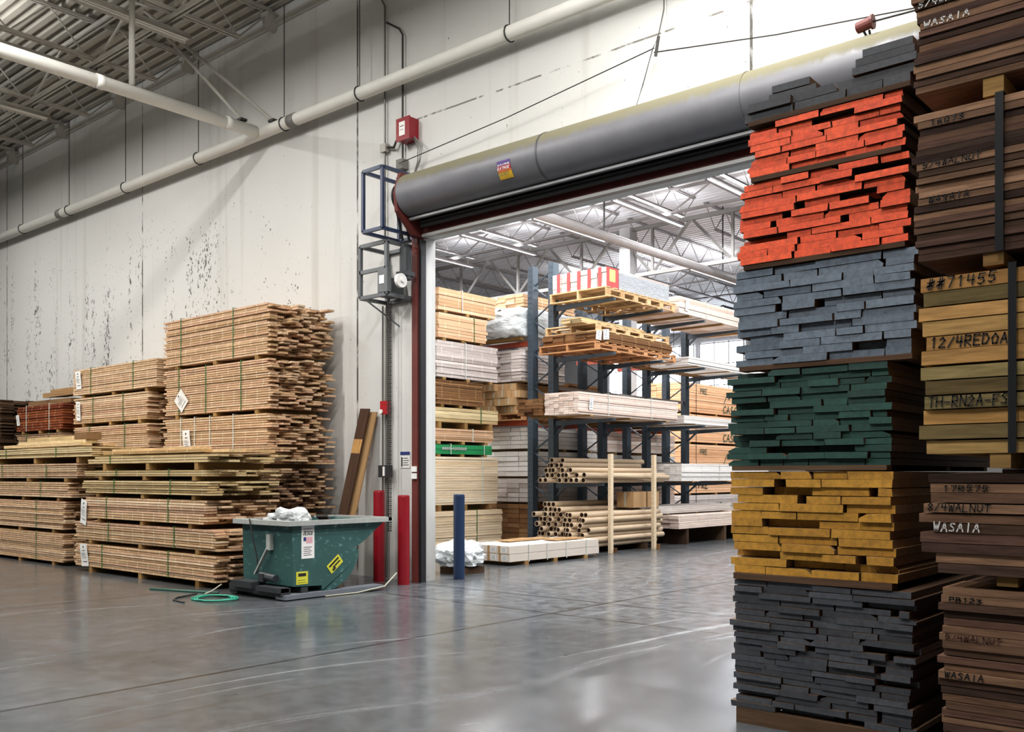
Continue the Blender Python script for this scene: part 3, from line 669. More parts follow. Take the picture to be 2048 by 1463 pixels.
t = thing('limit_sensor', 'small cream sensor box on the red door guide', 'sensor'); MB().box(-10.02, -9.94, 9.43, 9.468, 1.6, 1.68).build('box_body', M['white'], t); MB().box(-10.02, -9.94, 9.43, 9.468, 1.5, 1.58).build('bracket', M['white'], t)
t = thing('overhead_cable', 'long thin cable strung across the wall above the drum', 'cable')
MB().tube([(-10.3, 9.45, 6.12), (-8.2, 9.42, 6.26), (-5.9, 9.4, 6.5)], .007, 5).tube([(-5.9, 9.4, 6.45), (-4.4, 9.4, 6.2), (-2.6, 9.4, 5.98), (0, 9.4, 5.9)], .008, 5).build('cable', M['wire'], t)
MB().tube([(-5.86, 9.56, 9.15), (-5.86, 9.55, 7.0), (-5.86, 9.42, 6.62), (-5.92, 9.4, 6.5), (-6.02, 9.35, 6.1), (-6.12, 9.32, 5.79)], .007, 5).tube([(-5.88, 9.4, 6.4), (-5.84, 9.4, 6.62)], .018, 6).build('drop_wire', M['wire'], t)
t = thing('horn', 'small rusty red horn mounted on top of the drum beside the dark walnut', 'horn')
MB().tube([(-3.42, 9.1, 5.86), (-3.28, 9.08, 5.87)], .055, 14).build('horn_body', M['redo'], t); MB().tube([(-3.28, 9.08, 5.87), (-3.26, 9.08, 5.87)], .07, 14).build('flange', M['redo'], t)
MB().tube([(-3.26, 9.08, 5.87), (-2.4, 9.1, 5.84)], .01, 6).build('rod', M['wire'], t)
MB().tube([(-3.36, 9.1, 5.81), (-3.34, 9.14, 5.76)], .012, 6).tube([(-3.31, 9.1, 5.81), (-3.31, 9.14, 5.76)], .012, 6).build('foot', M['wire'], t)

# ------------------------------------------------------------------ bollards
def bollard(x, y, h, mat, label):
    t = thing('bollard', label, 'bollard', (x, y, 0))
    MB().tube([(0, 0, 0), (0, 0, h - .03)], .085, 20, cap=True).build('post', mat, t, False)
    MB().tube([(0, 0, h - .03), (0, 0, h - .005), (0, 0, h)], [.085, .08, .06], 20).build('cap', mat, t, False)
bollard(-10.52, 9.26, 1.33, M['red'], 'red steel bollard behind the green hopper')
bollard(-9.93, 9.2, 1.27, M['red'], 'red steel bollard standing by the door guide')
bollard(-9.82, 10.22, 1.27, M['navy'], 'dark blue steel bollard just inside the doorway')

# ------------------------------------------------------------------ green self-dumping hopper
t = thing('dump_hopper', 'green self-dumping hopper of scrap beside the red bollard', 'hopper', (0, 0, 0))
prof = [(7.16, .95), (7.18, .16), (7.62, .14), (7.63, .06)]
for i in range(9):
    a = rad(-95 + i * 88 / 8); prof.append((7.66 + .58 * math.cos(a), .62 + .56 * math.sin(a)))
prof += [(8.17, .6), (8.3, .66), (8.72, .95)]
x0, x1 = -10.84, -9.76
mb = MB(); n = len(prof)
mb.add([(x, a, b) for x in (x0, x1) for a, b in prof], [tuple(range(n)), tuple(range(n, 2 * n))[::-1]] + [(i, i + 1, n + i + 1, n + i) for i in range(n - 1)])
o = mb.build('body', M['bin'], t); sm = o.modifiers.new('shell', 'SOLIDIFY'); sm.thickness = .012; sm.offset = -1
r = MB(); r.box(x0 - .07, x1 + .07, 7.06, 7.16, .92, .98); r.box(x0 - .07, x0 - .0, 7.16, 8.76, .92, .98); r.box(x1, x1 + .07, 7.16, 8.76, .92, .98); r.box(x0 - .07, x1 + .07, 8.7, 8.78, .93, .98)
r.build('rim', M['rim'], t)
MB().box(x0 - .05, x0 + .12, 7.0, 8.55, .02, .1).build('skid_rail', M['char'], t); MB().box(x1 - .12, x1 + .08, 7.0, 8.6, .015, .07).build('skid_rail', plain('worn_rail', '#7b8189', .5, .3), t)
MB().box(x0 - .03, x1 + .02, 6.98, 7.12, .06, .15).box(x0, x1, 7.3, 7.4, .07, .14).build('base_plate', M['char'], t)
MB().box(x0 + .1, x0 + .55, 6.92, 7.14, .12, .2).box(x0 + .62, x1 + .02, 6.94, 7.1, .1, .16).build('fork_pocket', M['char'], t)
l = MB().bar((-10.46, 7.1, .28), (-10.22, 7.12, .62), .045, .02).box(-10.24, -10.16, 7.11, 7.17, .6, .8); l.build('latch_lever', M['rim'], t)
MB().tube([(-10.32, 7.09, .27), (-10.0, 7.09, .25)], .05, 10).box(-10.3, -10.2, 7.03, 7.1, .2, .3).build('latch', M['char'], t)
MB().tube([(-10.5, 7.04, .99), (-10.46, 7.05, .8), (-10.42, 7.1, .5), (-10.43, 7.12, .3)], .01, 6).build('pull_cable', M['wire'], t)
s = MB().box(x1 + .001, x1 + .004, 7.3, 7.5, .5, .92)
s.box(x1 + .004, x1 + .005, 7.33, 7.37, .72, .77, 1); s.box(x1 + .004, x1 + .005, 7.37, 7.47, .69, .77, 2)
for i in range(5): s.box(x1 + .004, x1 + .005, 7.33, 7.46 - .02 * (i % 2), .54 + .025 * i, .547 + .025 * i, 3)
s.box(x1 + .004, x1 + .005, 7.33, 7.47, .87, .876, 3)
ps = s.build('poster', [M['white'], M['blue'], M['pinkl'], M['ink']], t); tag(ps, 'tall white maker poster with a small flag')
lettering(ps, 'JESCO', (x1 + .006, 7.325, .8), (0, 1, 0), (0, 0, 1), .045, .03, M['ink'], .008, .03)
s = MB().box(x1 + .001, x1 + .004, 7.22, 7.4, .18, .34).box(x1 + .004, x1 + .005, 7.25, 7.37, .28, .32, 1).box(x1 + .004, x1 + .005, 7.24, 7.38, .2, .205, 1).box(x1 + .004, x1 + .005, 7.24, 7.36, .23, .235, 1)
s.build('warning_sticker', [M['yel'], M['ink']], t)
mt = Matrix.Translation((x1 + .003, 7.83, .4)) @ Matrix.Rotation(rad(38), 4, 'X')
s = MB().obox(mt, .004, .24, .13).obox(mt @ Matrix.Translation((.003, 0, .03)), .002, .19, .025, 1).obox(mt @ Matrix.Translation((.003, .02, -.015)), .002, .14, .02, 1).obox(mt @ Matrix.Translation((.003, -.05, -.04)), .002, .06, .03, 1)
s.build('warning_sticker', [M['yel'], M['ink']], t)
# scrap inside
def lump(name, label, cat, loc, size, mat, seed, sub=4, parent=None):
    """crumpled sheet: a loose heap with ridges, folds and a few peaks"""
    import bmesh
    from mathutils import noise
    bm = bmesh.new(); bmesh.ops.create_icosphere(bm, subdivisions=sub, radius=1); r = random.Random(seed); o3 = Vector((seed * 3.7, seed, seed * 1.3))
    pk = [(Vector((r.uniform(-1, 1), r.uniform(-1, 1), r.uniform(.1, 1))).normalized(), r.uniform(.15, .5)) for _ in range(6)]
    for v in bm.verts:
        d = v.co.normalized()
        k = .72 + .5 * abs(noise.noise(d * 2.1 + o3)) + .14 * abs(noise.noise(d * 4 + o3)) + .04 * abs(noise.noise(d * 9 + o3)) + sum(a * max(0, d.dot(p)) ** 9 for p, a in pk)
        v.co = Vector((d.x * k * size[0], d.y * k * size[1], max(-.3, d.z * k) * size[2]))
    me = bpy.data.meshes.new(name); bm.to_mesh(me); bm.free(); me.materials.append(mat)
    o = link(name, me, parent, loc); return tag(o, label, cat)
f = MB(); r = random.Random(3)
f.box(x0 + .02, x1 - .02, 7.2, 8.2, .7, .86).box(x0 + .02, x1 - .02, 8.2, 8.5, .8, .88)
o = f.build('scrap', plain('scrap_bed', '#332e29', .9), t); o['kind'] = 'stuff'
lump('plastic_bag', 'crumpled white plastic bag on top of the scrap in the hopper', 'bag', (-10.18, 7.42, .93), (.3, .2, .17), M['film'], 5)
for i, (x, y, a, b, ln, lb) in enumerate(((-10.55, 7.75, 40, 8, .55, 'dark offcut board lying in the hopper behind the white bag'), (-10.1, 7.95, -50, 14, .55, 'grey offcut board sticking up at the hopper lip'), (-10.66, 7.4, 80, 3, .3, 'short dark offcut along the hopper back'))):
    mt = Matrix.Translation((x, y, .96)) @ Matrix.Rotation(rad(a), 4, 'Z') @ Matrix.Rotation(rad(-b), 4, 'Y')
    tag(MB().obox(mt, ln, .14, .03).build('offcut_board', M['binfill']), lb, 'wood offcut')
# hose and strapping on the floor
pts = [(-10.62 + .3 * math.cos(a) * (1 + .12 * math.sin(3 * a)) + .004 * i, 6.55 + .23 * math.sin(a), .012 + .006 * (i // 16)) for i in range(44) for a in [2 * math.pi * i / 16]]
tag(MB().tube(pts, .012, 6).build('garden_hose', M['hose'], None, True), 'coil of green hose on the floor in front of the hopper', 'hose')
tag(MB().tube([(-11.05, 6.62, .02), (-11.03, 6.45, .012), (-10.98, 6.3, .01), (-10.8, 6.15, .01), (-10.5, 6.12, .01)], .011, 6).build('power_cord', M['wire'], None, True), 'black cord end looping out beside the green hose coil', 'cord')
tag(MB().tube([(-12.1, 6.55, .01), (-11.5, 6.72, .012), (-11.0, 6.9, .012)], .018, 6).build('strapping_band', plain('dark_green_band', '#2c5a4c', .5), None, True), 'length of dark green strapping lying in front of the lumber', 'strap')
tag(MB().tube([(-9.66, 7.6, .012), (-9.63, 8.1, .012), (-9.66, 8.6, .05), (-9.75, 8.9, .2)], .01, 6).build('pale_cord', M['cord'], None, True), 'pale cord curving off the floor past the hopper rail', 'cord')
tag(MB().tube([(-10.92, 6.9, .13), (-10.9, 6.75, .06), (-10.86, 6.62, .035)], .009, 6).build('pale_cord', M['cord'], None, True), 'short pale cord dropping from the hopper base to the hose', 'cord')
# boards leaning on the wall
def lean(label, x, w, L, mat, y0, y1, th, xs=0.0, seed=0, patch=False):
    a = math.atan2(math.sqrt(L * L - (y1 - y0) ** 2), y1 - y0)
    t = thing('leaning_board', label, 'board', (x, y0, 0)); t.rotation_euler = (0, xs, 0)
    bo = link('board', board_mesh(L, w, th, [mat], random.Random(seed)), t); bo.rotation_euler = (0, 0, 0)
    bo.matrix_local = Matrix(((0, 1, 0, 0), (math.cos(a), 0, -math.sin(a), 0), (math.sin(a), 0, math.cos(a), .03), (0, 0, 0, 1)))
    if patch:
        pb = MB().box(1.9, 2.12, .0, w, th, th + .002).build('pale_patch', M['oak'], bo)
lean('dark walnut board with a pale band leaning against the wall', -11.32,   .2, 2.6, M['dkboard'], 8.93, 9.5, .03, .05, 3, True)
lean('thin pale board leaning behind the dark board at the wall', -11.2, .19, 2.55, M['board'], 8.985, 9.55, .018, .05, 4)

# ------------------------------------------------------------------ lumber along the wall
FY, BYR, RW = 7.1, 8.34, 1.08
def pile(x0, x1, y, W, rows, grp, seed0, cols=6):
    for i, rw in enumerate(rows):
        z0, z1, lab = rw[0], rw[1], rw[2]; kw = dict(rw[3]) if len(rw) > 3 else {}
        a, b = kw.pop('x', (x0, x1)); sk = kw.pop('skid', .06)
        bundle(lab, (a, y + kw.pop('dy', 0), z0), b - a, W, z1 - z0 - sk - .004, kw.pop('mat', M['lath']), kw.pop('cols', cols), kw.pop('pitch', .036), 0, 1, kw.pop('rag', .16), grp, kw.pop('straps', (.22, .7)), skid=sk, seed=seed0 + i, **kw)
pile(-15.5, -11.35, FY, RW, [
    (0, .455, 'bottom tan bundle of the stack behind the hopper, paper tag near the floor', dict(tags=[(.35, .27, .24, .36, 3)], skid=.09)),
    (.455, .81, 'second tan bundle up in the front stack beside the hopper', dict(straps=(.27, .74))),
    (.81, 1.21, 'third tan bundle of the front stack, crooked paper tag at its end', dict(x=(-15.15, -11.6), tags=[(-.02, .15, .2, .4, -14)], straps=(.2, .72))),
    (1.21, 1.475, 'pale fourth bundle of the front stack beside the hopper', dict(x=(-15.2, -11.5), mat=M['pale'], rag=.2, straps=(.27, .72))),
    (1.475, 1.63, 'thin pale layer of boards fifth up in the front stack', dict(x=(-15.1, -11.5), mat=M['pale'], rag=.25, straps=(.27, .7))),
    (1.63, 1.85, 'thin pale layer of boards sixth up in the front stack', dict(x=(-14.95, -11.45), mat=M['pale'], rag=.3, skid=.1, straps=(.18,))),
], 'tan bundles in the front stack by the hopper', 10)
for i, (x, y, z, L, w, lb) in enumerate(((-14.6, 7.12, 1.872, 2.9, .16, 'loose board lying along the front edge on top of the front stack'), (-14.5, 7.32, 1.872, 3.1, .2, 'loose board second from the front on top of the front stack'),
        (-14.2, 7.56, 1.872, 2.8, .24, 'loose board in the middle on top of the front stack'), (-14.4, 7.88, 1.872, 3.0, .22, 'loose board at the back on top of the front stack'), (-14.4, 7.16, 1.914, 2.5, .2, 'upper loose board lying across two others on the front stack'))):
    tag(link('loose_board', board_mesh(L, w, .04, [M['lath2']], R), None, (x, y, z), (0, 0, .01 * (i % 3 - 1))), lb, 'board', 'loose boards on the front stack')
pile(-19.9, -16.25, 7.25, 1.0, [
    (0, .56, 'bottom tan bundle of the stack at the end of the row', dict(rag=.14)),
    (.56, 1.11, 'second tan bundle up in the stack at the end of the row', dict(rag=.16)),
    (1.11, 1.44, 'third tan bundle up in the end stack', dict(x=(-19.8, -16.05))),
    (1.44, 1.76, 'fourth tan bundle up in the end stack with slanted straps', dict(x=(-19.7, -15.75))),
    (1.76, 2.03, 'pale top bundle of the end stack reaching over its neighbour, paper tag at its end', dict(x=(-19.6, -15.25), mat=M['pale'], rag=.05, skid=.1, tags=[(.55, .22, .2, .26, 4)])),
], 'tan bundles in the end stack', 30)
for i, (x, y, z, L, w, h, lb, m) in enumerate(((-18.9, 7.3, 2.05, 3.2, .2, .05, 'loose board along the front on top of the end stack', 'lath2'), (-18.6, 7.6, 2.05, 3.0, .22, .05, 'loose board behind the front one on top of the end stack', 'lath2'),
        (-18.3, 7.32, 2.102, 2.6, .2, .05, 'upper loose board on top of the end stack', 'pale'), (-18.6, 7.6, 2.102, 2.0, .24, .14, 'short thick pale block of boards on top of the end stack', 'pale'), (-16.1, 7.35, 2.154, .45, .25, .12, 'short brown block lying on the loose boards', 'board'))):
    tag(link('loose_board', board_mesh(L, w, h, [M[m]], R), None, (x, y, z), (0, 0, .012 * (i % 3 - 1))), lb, 'board', 'loose boards on the end stack')
pile(-14.9, -11.9, BYR, RW, [
    (0, .98, 'bottom bundle of the tallest stack against the wall, hidden behind the hopper', dict(mat=M['rough'], rag=.2)),
    (.98, 1.66, 'second bundle of the tallest stack, just above the hopper', dict(mat=M['rough'], rag=.2, cols=8)),
    (1.66, 2.49, 'middle bundle of the tallest stack with a square paper tag', dict(rag=.2, mat=M['lath'], cols=8, straps=(.17, .31, .46, .68), smat=M['wstrap'], tags=[(.72, .42, .22, .42, 2)])),
    (2.49, 3.31, 'fourth bundle of the tallest stack with a diamond-hung paper tag', dict(rag=.2, cols=8, straps=(.15, .42, .75), tags=[(.55, .29, .28, .28, 42)])),
    (3.31, 4.14, 'top bundle of the tallest stack against the concrete wall', dict(rag=.18, cols=8, straps=(.17, .68))),
], 'bundles in the tallest stack', 50)
pile(-18.25, -15.45, BYR, RW, [
    (0, .99, 'bottom bundle of the wall stack beside the tallest stack', dict()),
    (.99, 1.98, 'second bundle of the wall stack beside the tallest stack', dict()),
    (1.98, 2.47, 'third bundle of the wall stack beside the tallest stack, under a tagged one', dict(mat=M['lath'])),
    (2.47, 3.02, 'tan bundle with a torn white tag, one below the top of its wall stack', dict(tags=[(.2, .3, .17, .36, -6)], straps=(.27, .68))),
    (3.02, 3.57, 'top tan bundle with a square white tag beside the tallest stack', dict(x=(-18.3, -15.17), rag=.03, tags=[(.25, .34, .22, .34, 0)], straps=(.23, .74))),
], 'bundles in the second wall stack', 60, 5)
pile(-20.9, -18.75, BYR, RW, [
    (0, 1.2, 'lowest bundle under the red-brown one by the wall', dict(mat=M['rough'])),
    (1.2, 2.4, 'bundle directly under the red-brown one by the wall', dict(mat=M['rough'])),
    (2.4, 2.98, 'red-brown bundle with white straps and a small tag by the wall', dict(mat=M['redw'], rag=.1, pitch=.05, straps=(.22, .72), smat=M['wstrap'], tags=[(.1, .3, .14, .22, 3)])),
], 'bundles in the red-brown stack', 70, 5)
tag(link('loose_board', board_mesh(1.9, .6, .09, [M['board']], R), None, (-20.75, 8.5, 3.0), (0, 0, .02)), 'flat brown board lying on the red-brown bundle', 'board')
t = thing('loose_board', 'crooked pair of brown boards propped on the red-brown stack', 'board', (-19.9, 8.45, 3.1), rad(14)); t.rotation_euler = (rad(6), rad(-3), rad(14))
for i in range(2): link('board', board_mesh(1.3, .26, .09, [M['board']], R), t, (0, .28 * i, .03))
link('board', board_mesh(1.2, .3, .06, [M['board']], R), t, (.05, .15, .125))
pile(-24.5, -21.75, BYR, RW, [(0, 1.1, 'bottom dark brown bundle at the edge of view by the wall', dict(mat=M['darkw'])), (1.1, 2.2, 'middle dark brown bundle at the edge of view by the wall', dict(mat=M['darkw'])), (2.2, 3.2, 'top dark brown bundle at the edge of view by the wall', dict(mat=M['darkw']))], 'dark bundles at the edge of view', 80, 4)

# ------------------------------------------------------------------ painted-end lumber at the near corner
def painted(label, x0, x1, y0, z0, z1, pitch, endm, wmin, wmax, seed, group, gap=.12, skid=.03, depth=2.3, holes=.06, side='darkw'):
    r = random.Random(seed); t = thing('lumber_bundle', label, 'lumber', (x0, y0, z0), 0, group)
    H = z1 - z0 - skid - .003; n = max(1, round(H / pitch)); p = H / n; cnt = 0; rest = 0
    for i in range(n):
        x = r.uniform(-.022, .018)
        xe = x1 - x0 + r.uniform(-.025, .015)
        while x < xe - .05:
            w = r.uniform(wmin, wmax)
            if xe - x - w < wmin * .6: w = xe - x
            deep = r.random() < .07
            if r.random() < holes and i not in (0, n - 1):
                x += r.uniform(.02, .07)
                w = min(w, xe - x)
                if w < .05: break
            b = MB(); th = p * r.uniform(.91, .975); wd = w * r.uniform(.955, .985)
            s = .003; j = lambda: r.uniform(-s, s)
            pr = [(j(), j() * .5), (wd + j(), j() * .5), (wd + j(), th + j()), (j(), th + j())]
            if r.random() < .16:
                c = r.uniform(.015, .05); k = r.choice((2, 3))
                pr[k:k + 1] = [(pr[k][0], th * .45), (pr[k][0] - c, th)] if k == 2 else [(c, th), (0, th * .45)]
            # section is (x,z); board runs along y
            nn = len(pr); y = r.uniform(.05, .12) if deep else r.uniform(-.018, .014)
            vs = [(a, 0, c) for a, c in pr] + [(a, depth - y, c) for a, c in pr]
            b.add(vs, [(q, (q + 1) % nn, nn + (q + 1) % nn, nn + q) for q in range(nn)] + [tuple(range(nn, 2 * nn))], 0); b.add([], [], 0)
            b.f.append(tuple(range(nn))[::-1]); b.mi.append(1)
            me = b.mesh('board', [M[side], endm])
            link('board', me, t, (x, y, skid + i * p), (0, 0, r.uniform(-.004, .004))); cnt += 1
            x += w
    if skid:
        for y in (-.012, 1.1, 2.0): MB().box(.02, x1 - x0 - .02, y, y + .09, 0, skid * .97).build('sticker', M['darkw'], t)
    return t
PX0, PX1, PYF = -2.83, -1.73, 5.45
painted('black-painted bundle at the bottom of the painted lumber stack', PX0, PX1, PYF, 0, .9, .037, M['e_black'], .13, .36, 1, 'painted-end bundles', skid=.1, holes=.1)
painted('yellow-painted bundle of thick boards above the black one', PX0 - .02, PX1 - .1, PYF, .9, 1.58, .05, M['e_yellow'], .2, .42, 2, 'painted-end bundles', holes=.2, skid=.04, side='board')
painted('dark green-painted bundle in the middle of the painted stack', PX0 - .03, PX1 - .13, PYF, 1.58, 2.2, .038, M['e_green'], .14, .34, 3, 'painted-end bundles', holes=.03)
painted('slate-blue-painted bundle above the green one', PX0 + .02, PX1 + .01, PYF, 2.2, 2.83, .046, M['e_slate'], .16, .4, 4, 'painted-end bundles', holes=.12)
painted('larger orange-painted bundle resting on the slate one', PX0 + .05, PX1 - .03, PYF, 2.83, 3.37, .042, M['e_orange'], .16, .4, 5, 'painted-end bundles', holes=.08)
painted('smaller orange-painted bundle near the top of the painted stack', PX0 + .1, PX1 - .05, PYF, 3.37, 3.72, .042, M['e_orange'], .16, .38, 6, 'painted-end bundles', holes=.08)
painted('charcoal-painted layer of boards topping the painted stack', PX0 + .08, PX1, PYF, 3.72, 3.86, .045, M['e_char'], .2, .4, 7, 'painted-end bundles', skid=.03, holes=0)
for i, (x, z, w, lb) in enumerate(((-2.62, 3.865, .3, 'loose charcoal board on the top of the painted stack, over the orange corner'), (-2.6, 3.915, .24, 'upper loose charcoal board balanced on another over the orange corner'), (-2.08, 3.865, .36, 'loose charcoal board on top of the painted stack beside the walnut'), (-2.06, 3.91, .33, 'second loose charcoal board stacked beside the walnut'), (-2.02, 3.955, .28, 'topmost loose charcoal board beside the walnut'))):
    b = MB().box(0, w, 0, 2.2, 0, .043); m = b.mesh('board', [M['darkw'], M['e_char']])
    for p in m.polygons:
        if abs(p.normal.y) > .9: p.material_index = 1
    tag(link('loose_board', m, None, (x, PYF + (.05 if i < 2 else .0), z), (0, 0, .03 if i < 2 else 0)), lb, 'board', 'loose charcoal boards')

# ------------------------------------------------------------------ dark walnut and red oak, sides to the camera
def longstack(label, x0, y0, z0, z1, pitch, mats, seed, straps=(), texts=(), L=2.6, W=1.1, skid=.08, jx=.02, cat='lumber'):
    r = random.Random(seed); t = thing('lumber_bundle', label, cat, (x0, y0, z0), 0, 'rough bundles beside the painted stack')
    H = z1 - z0 - skid - .02; n = round(H / pitch); p = H / n; bs = []
    for i in range(n):
        dx = r.uniform(-jx, jx); dy = r.uniform(-.012, .012)
        marked = any(q[0] == i and q[5] is not M['chalk'] for q in texts)
        for c in range(3):
            bm_ = mats(i) if callable(mats) else (M['walnutl'] if marked and c == 0 else mats[0])
            me = board_mesh(L + r.uniform(-.05, .05), W / 3 * .97, p * r.uniform(.87, .94), [bm_], r)
            o = link('board', me, t, (dx if c == 0 else dx + r.uniform(-.03, .03), c * W / 3 + (dy if c == 0 else 0), skid + i * p), (0, r.uniform(-.0015, .0015), 0))
            if c == 0: bs.append((o, p))
    if skid:
        for x in (.3, 1.3, 2.3): MB().box(x, x + .09, .02, W - .02, 0, skid * .98).build('skid', M['skid'], t)
    for x, w in straps: strap_loop(t, x, W, skid, skid + H, M['kstrap'], w, .003, y0=-.008)
    for i, txt, x, hh, ww, mat, sd in texts:
        o, p = bs[i]
        lettering(o, txt, (x, -.008, p * .14), (1, 0, 0), (0, 0, 1), p * hh, ww, mat, .0075 if p > .06 else .006, .05, seed=sd)
    return t
WX, WY = -1.5, 4.84
wal = [M['walnut']]
longstack('lowest rough walnut bundle beside the painted stack, partly out of view', WX + .09, WY, .0, 1.03, .036, wal, 21, [(.46, .03)], [(24, 'PB123', .04, .6, .03, M['ink'], 1), (19, '5/4WALNUT', .03, .7, .028, M['ink_b'], 2), (14, 'WASAIA', .03, .8, .03, M['ink'], 3)], skid=.06)
longstack('walnut bundle with a white chalk name below the red oak', WX + .03, WY, 1.03, 1.585, .047, wal, 22, [], [(8, '17R575', .06, .55, .035, M['ink'], 4), (6, '8/4WALNUT', .02, .72, .032, M['ink'], 5), (4, 'WASAIA', .0, .85, .036, M['chalk'], 6)], skid=.05, jx=.05)
longstack('red oak bundle with marker writing and a black strap', WX + .0, WY, 1.585, 2.54, .075, lambda i: (M['oakg'] if i in (1, 3, 4, 10) else M['oak']), 23, [(.405, .035)],
          [(11, '##71455', .03, .7, .046, M['ink'], 7), (7, '12/4REDOAK', .02, .68, .039, M['ink'], 8), (3, 'TH-RN2A-FSC', .02, .68, .036, M['ink'], 9)], skid=.07)
longstack('walnut bundle with a black strap above the red oak', WX - .03, WY, 2.54, 3.34, .035, wal, 24, [(.38, .036)], [(19, '16073', .06, .75, .032, M['ink'], 10), (13, '5/4WALNUT', .03, .8, .03, M['ink'], 11), (8, 'WASAIA', .05, .85, .032, M['ink'], 12)], skid=.06)
longstack('topmost walnut bundle with pale chalk writing, cut by the picture edge', WX - .03, WY, 3.34, 4.2, .034, wal, 25, [(.52, .036)], [(12, '5/4WALNUT', .02, .8, .032, M['chalk'], 13), (9, 'WASAIA', .02, .85, .036, M['chalk'], 14)], skid=.09)

longstack('unseen rear walnut bundle on the floor, added to block light behind the red oak', -1.45, 6.15, 0, 1.3, .06, wal, 26, skid=.08)  # unseen rear bundles, added to stop light shining through the stack gaps
longstack('unseen middle rear walnut bundle, added to block light behind the red oak', -1.45, 6.15, 1.3, 2.75, .06, wal, 27, skid=.05)
longstack('unseen top rear walnut bundle, added to block light behind the red oak', -1.45, 6.15, 2.75, 4.2, .06, wal, 28, skid=.05)

# ------------------------------------------------------------------ RACK HALL
t = thing('cantilever_rack', 'slate-blue steel cantilever rack of lumber beyond the doorway', 'rack')
RY = [15.66, 17.44, 19.25, 21.05]
for y in RY:
    for x in (-12.3, -12.86):
        p = MB().box(x - .07, x + .07, y - .09, y + .09, 0, 6.0)
        o = p.build('upright', M['rack'], t)
        hl = MB()
        for i in range(50):
            for s in (-1, 1): hl.box(x - .006 + s * .025, x + .006 + s * .025, y - .0925, y - .0905, .25 + i * .115, .29 + i * .115)
        hl.build('slots', M['black'], o)
    b = MB()
    for i in range(8): b.bar((-12.3, y, .3 + i * .7), (-12.86, y, .65 + i * .7), .025); b.bar((-12.86, y, .65 + i * .7), (-12.3, y, 1.0 + i * .7), .025)
    b.build('bracing', M['rack'], t)
LV = [5.03, 3.95, 2.63, 1.33]
for y in RY:
    for k, z in enumerate(LV):
        tip = -10.74 if z > 2 else -11.02
        a = MB().add([(-12.229, y + s * .035, zz) for s in (-1, 1) for zz in (z - .05, z + .06)] + [(tip, y + s * .03, zz) for s in (-1, 1) for zz in (z + .01, z + .06)], [(0, 1, 5, 4), (2, 6, 7, 3), (0, 4, 6, 2), (1, 3, 7, 5), (4, 5, 7, 6), (0, 2, 3, 1)])
        a.bar((-12.225, y, z - .22), (-11.98, y, z - .02), .04); a.build('arm', M['rack'], t)
    for z in (4.38, 2.68):
        MB().box(-14.35, -12.93, y - .04, y + .04, z - .06, z + .05).build('arm', M['racko'], t)
tie = MB()
for a, b in zip(RY, RY[1:]):
    for z in (1.8, 3.35): MB().box(-12.33, -12.29, a + .09, b - .09, z, z + .07).build('tie_beam', M['steel2'], t)
MB().box(-12.36, -12.24, 15.53, 15.566, 0, .35).build('foot_plate', M['white'], t)

def pallet(label, x0, x1, y0, y1, z, h=.2, mat=None, nb=9):
    """x across, y along; deck boards run across"""
    mat = mat or M['pallet']; t = thing('pallet', label, 'pallet', (x0, y0, z)); W, L = x1 - x0, y1 - y0
    for i in range(3):
        x = [.0, W / 2 - .02, W - .04][i]; s = MB(); k = 5
        s.box(x, x + .04, 0, L, h - .045 - .02, h - .022); s.box(x, x + .04, 0, L, .02, .045)
        for q in range(k + 1):
            yy = q * (L - .15) / k; s.box(x, x + .04, yy, yy + .15, .045, h - .065)
        s.build('stringer', mat, t)
    for i in range(nb):
        y = i * (L - .12) / (nb - 1); MB().box(-.01, W + .01, y, y + .12, h - .022, h).build('deck_board', mat, t)
    for i in range(5):
        y = i * (L - .12) / 4; MB().box(-.01, W + .01, y, y + .12, 0, .02).build('base_board', mat, t)
    return t

# packs that lie along the hall: front face at x = xf, near end at y0
def pack(label, xf, W, y0, y1, z0, z1, mat, pitch=.06, cols=4, rag=.03, straps=(), smat=None, skid=.05, group=None, seed=0, tags=(), gap=.08, skids=(.12, .5, .88), skm=None):
    return bundle(label, (xf, y0, z0), y1 - y0, W, z1 - z0 - skid - .004, mat, cols, pitch, rad(90), 0, rag, group, straps, smat, skid, skids, tags, seed, gap=gap, skm=skm)
SX = -13.45
G1 = 'stacked packs beside the blue bollard'
pack('bottom blond pack behind the blue bollard', SX, 1.15, 13.2, 15.34, 0, .83, M['blond'], .055, 4, .02, (.62,), M['gstrap'], .08, G1, 101)
pack('large blond plywood-like pack second from the floor behind the blue bollard', SX, 1.15, 13.2, 15.2, .83, 1.93, M['blond'], .05, 4, .02, (.75,), M['wstrap'], .12, G1, 102)
pk = pack('green-wrapped pack above the large blond pack', SX, 1.15, 13.2, 15.02, 1.93, 2.18, M['greenp'], .1, 2, .01, (.3, .85), M['wstrap'], .05, G1, 103)
lettering(pk, 'OOOO-OOOOOOO', (.3, -.012, .14), (1, 0, 0), (0, 0, 1), .05, .06, M['chalk'], .016, .05)
pack('brown pack of boards above the green-wrapped one', SX, 1.15, 13.2, 15.05, 2.18, 2.5, M['tanp'], .04, 4, .03, (.65,), M['wstrap'], .06, G1, 104)
pack('yellowish pack with a green strap above the brown boards', SX, 1.15, 13.2, 15.22, 2.5, 2.93, M['pale'], .07, 4, .02, (.72,), M['gstrap'], .13, G1, 105)
pack('dark pack of rough boards with uneven ends, fourth from the top', SX, 1.1, 13.35, 14.75, 2.93, 3.48, M['brnp'], .045, 5, .12, (), None, .05, G1, 106)
pack('pinkish shrink-wrapped pack third from the top', SX, 1.15, 13.35, 15.2, 3.48, 4.27, M['greyp'], .065, 4, .06, (.45,), M['wstrap'], .05, G1, 107)
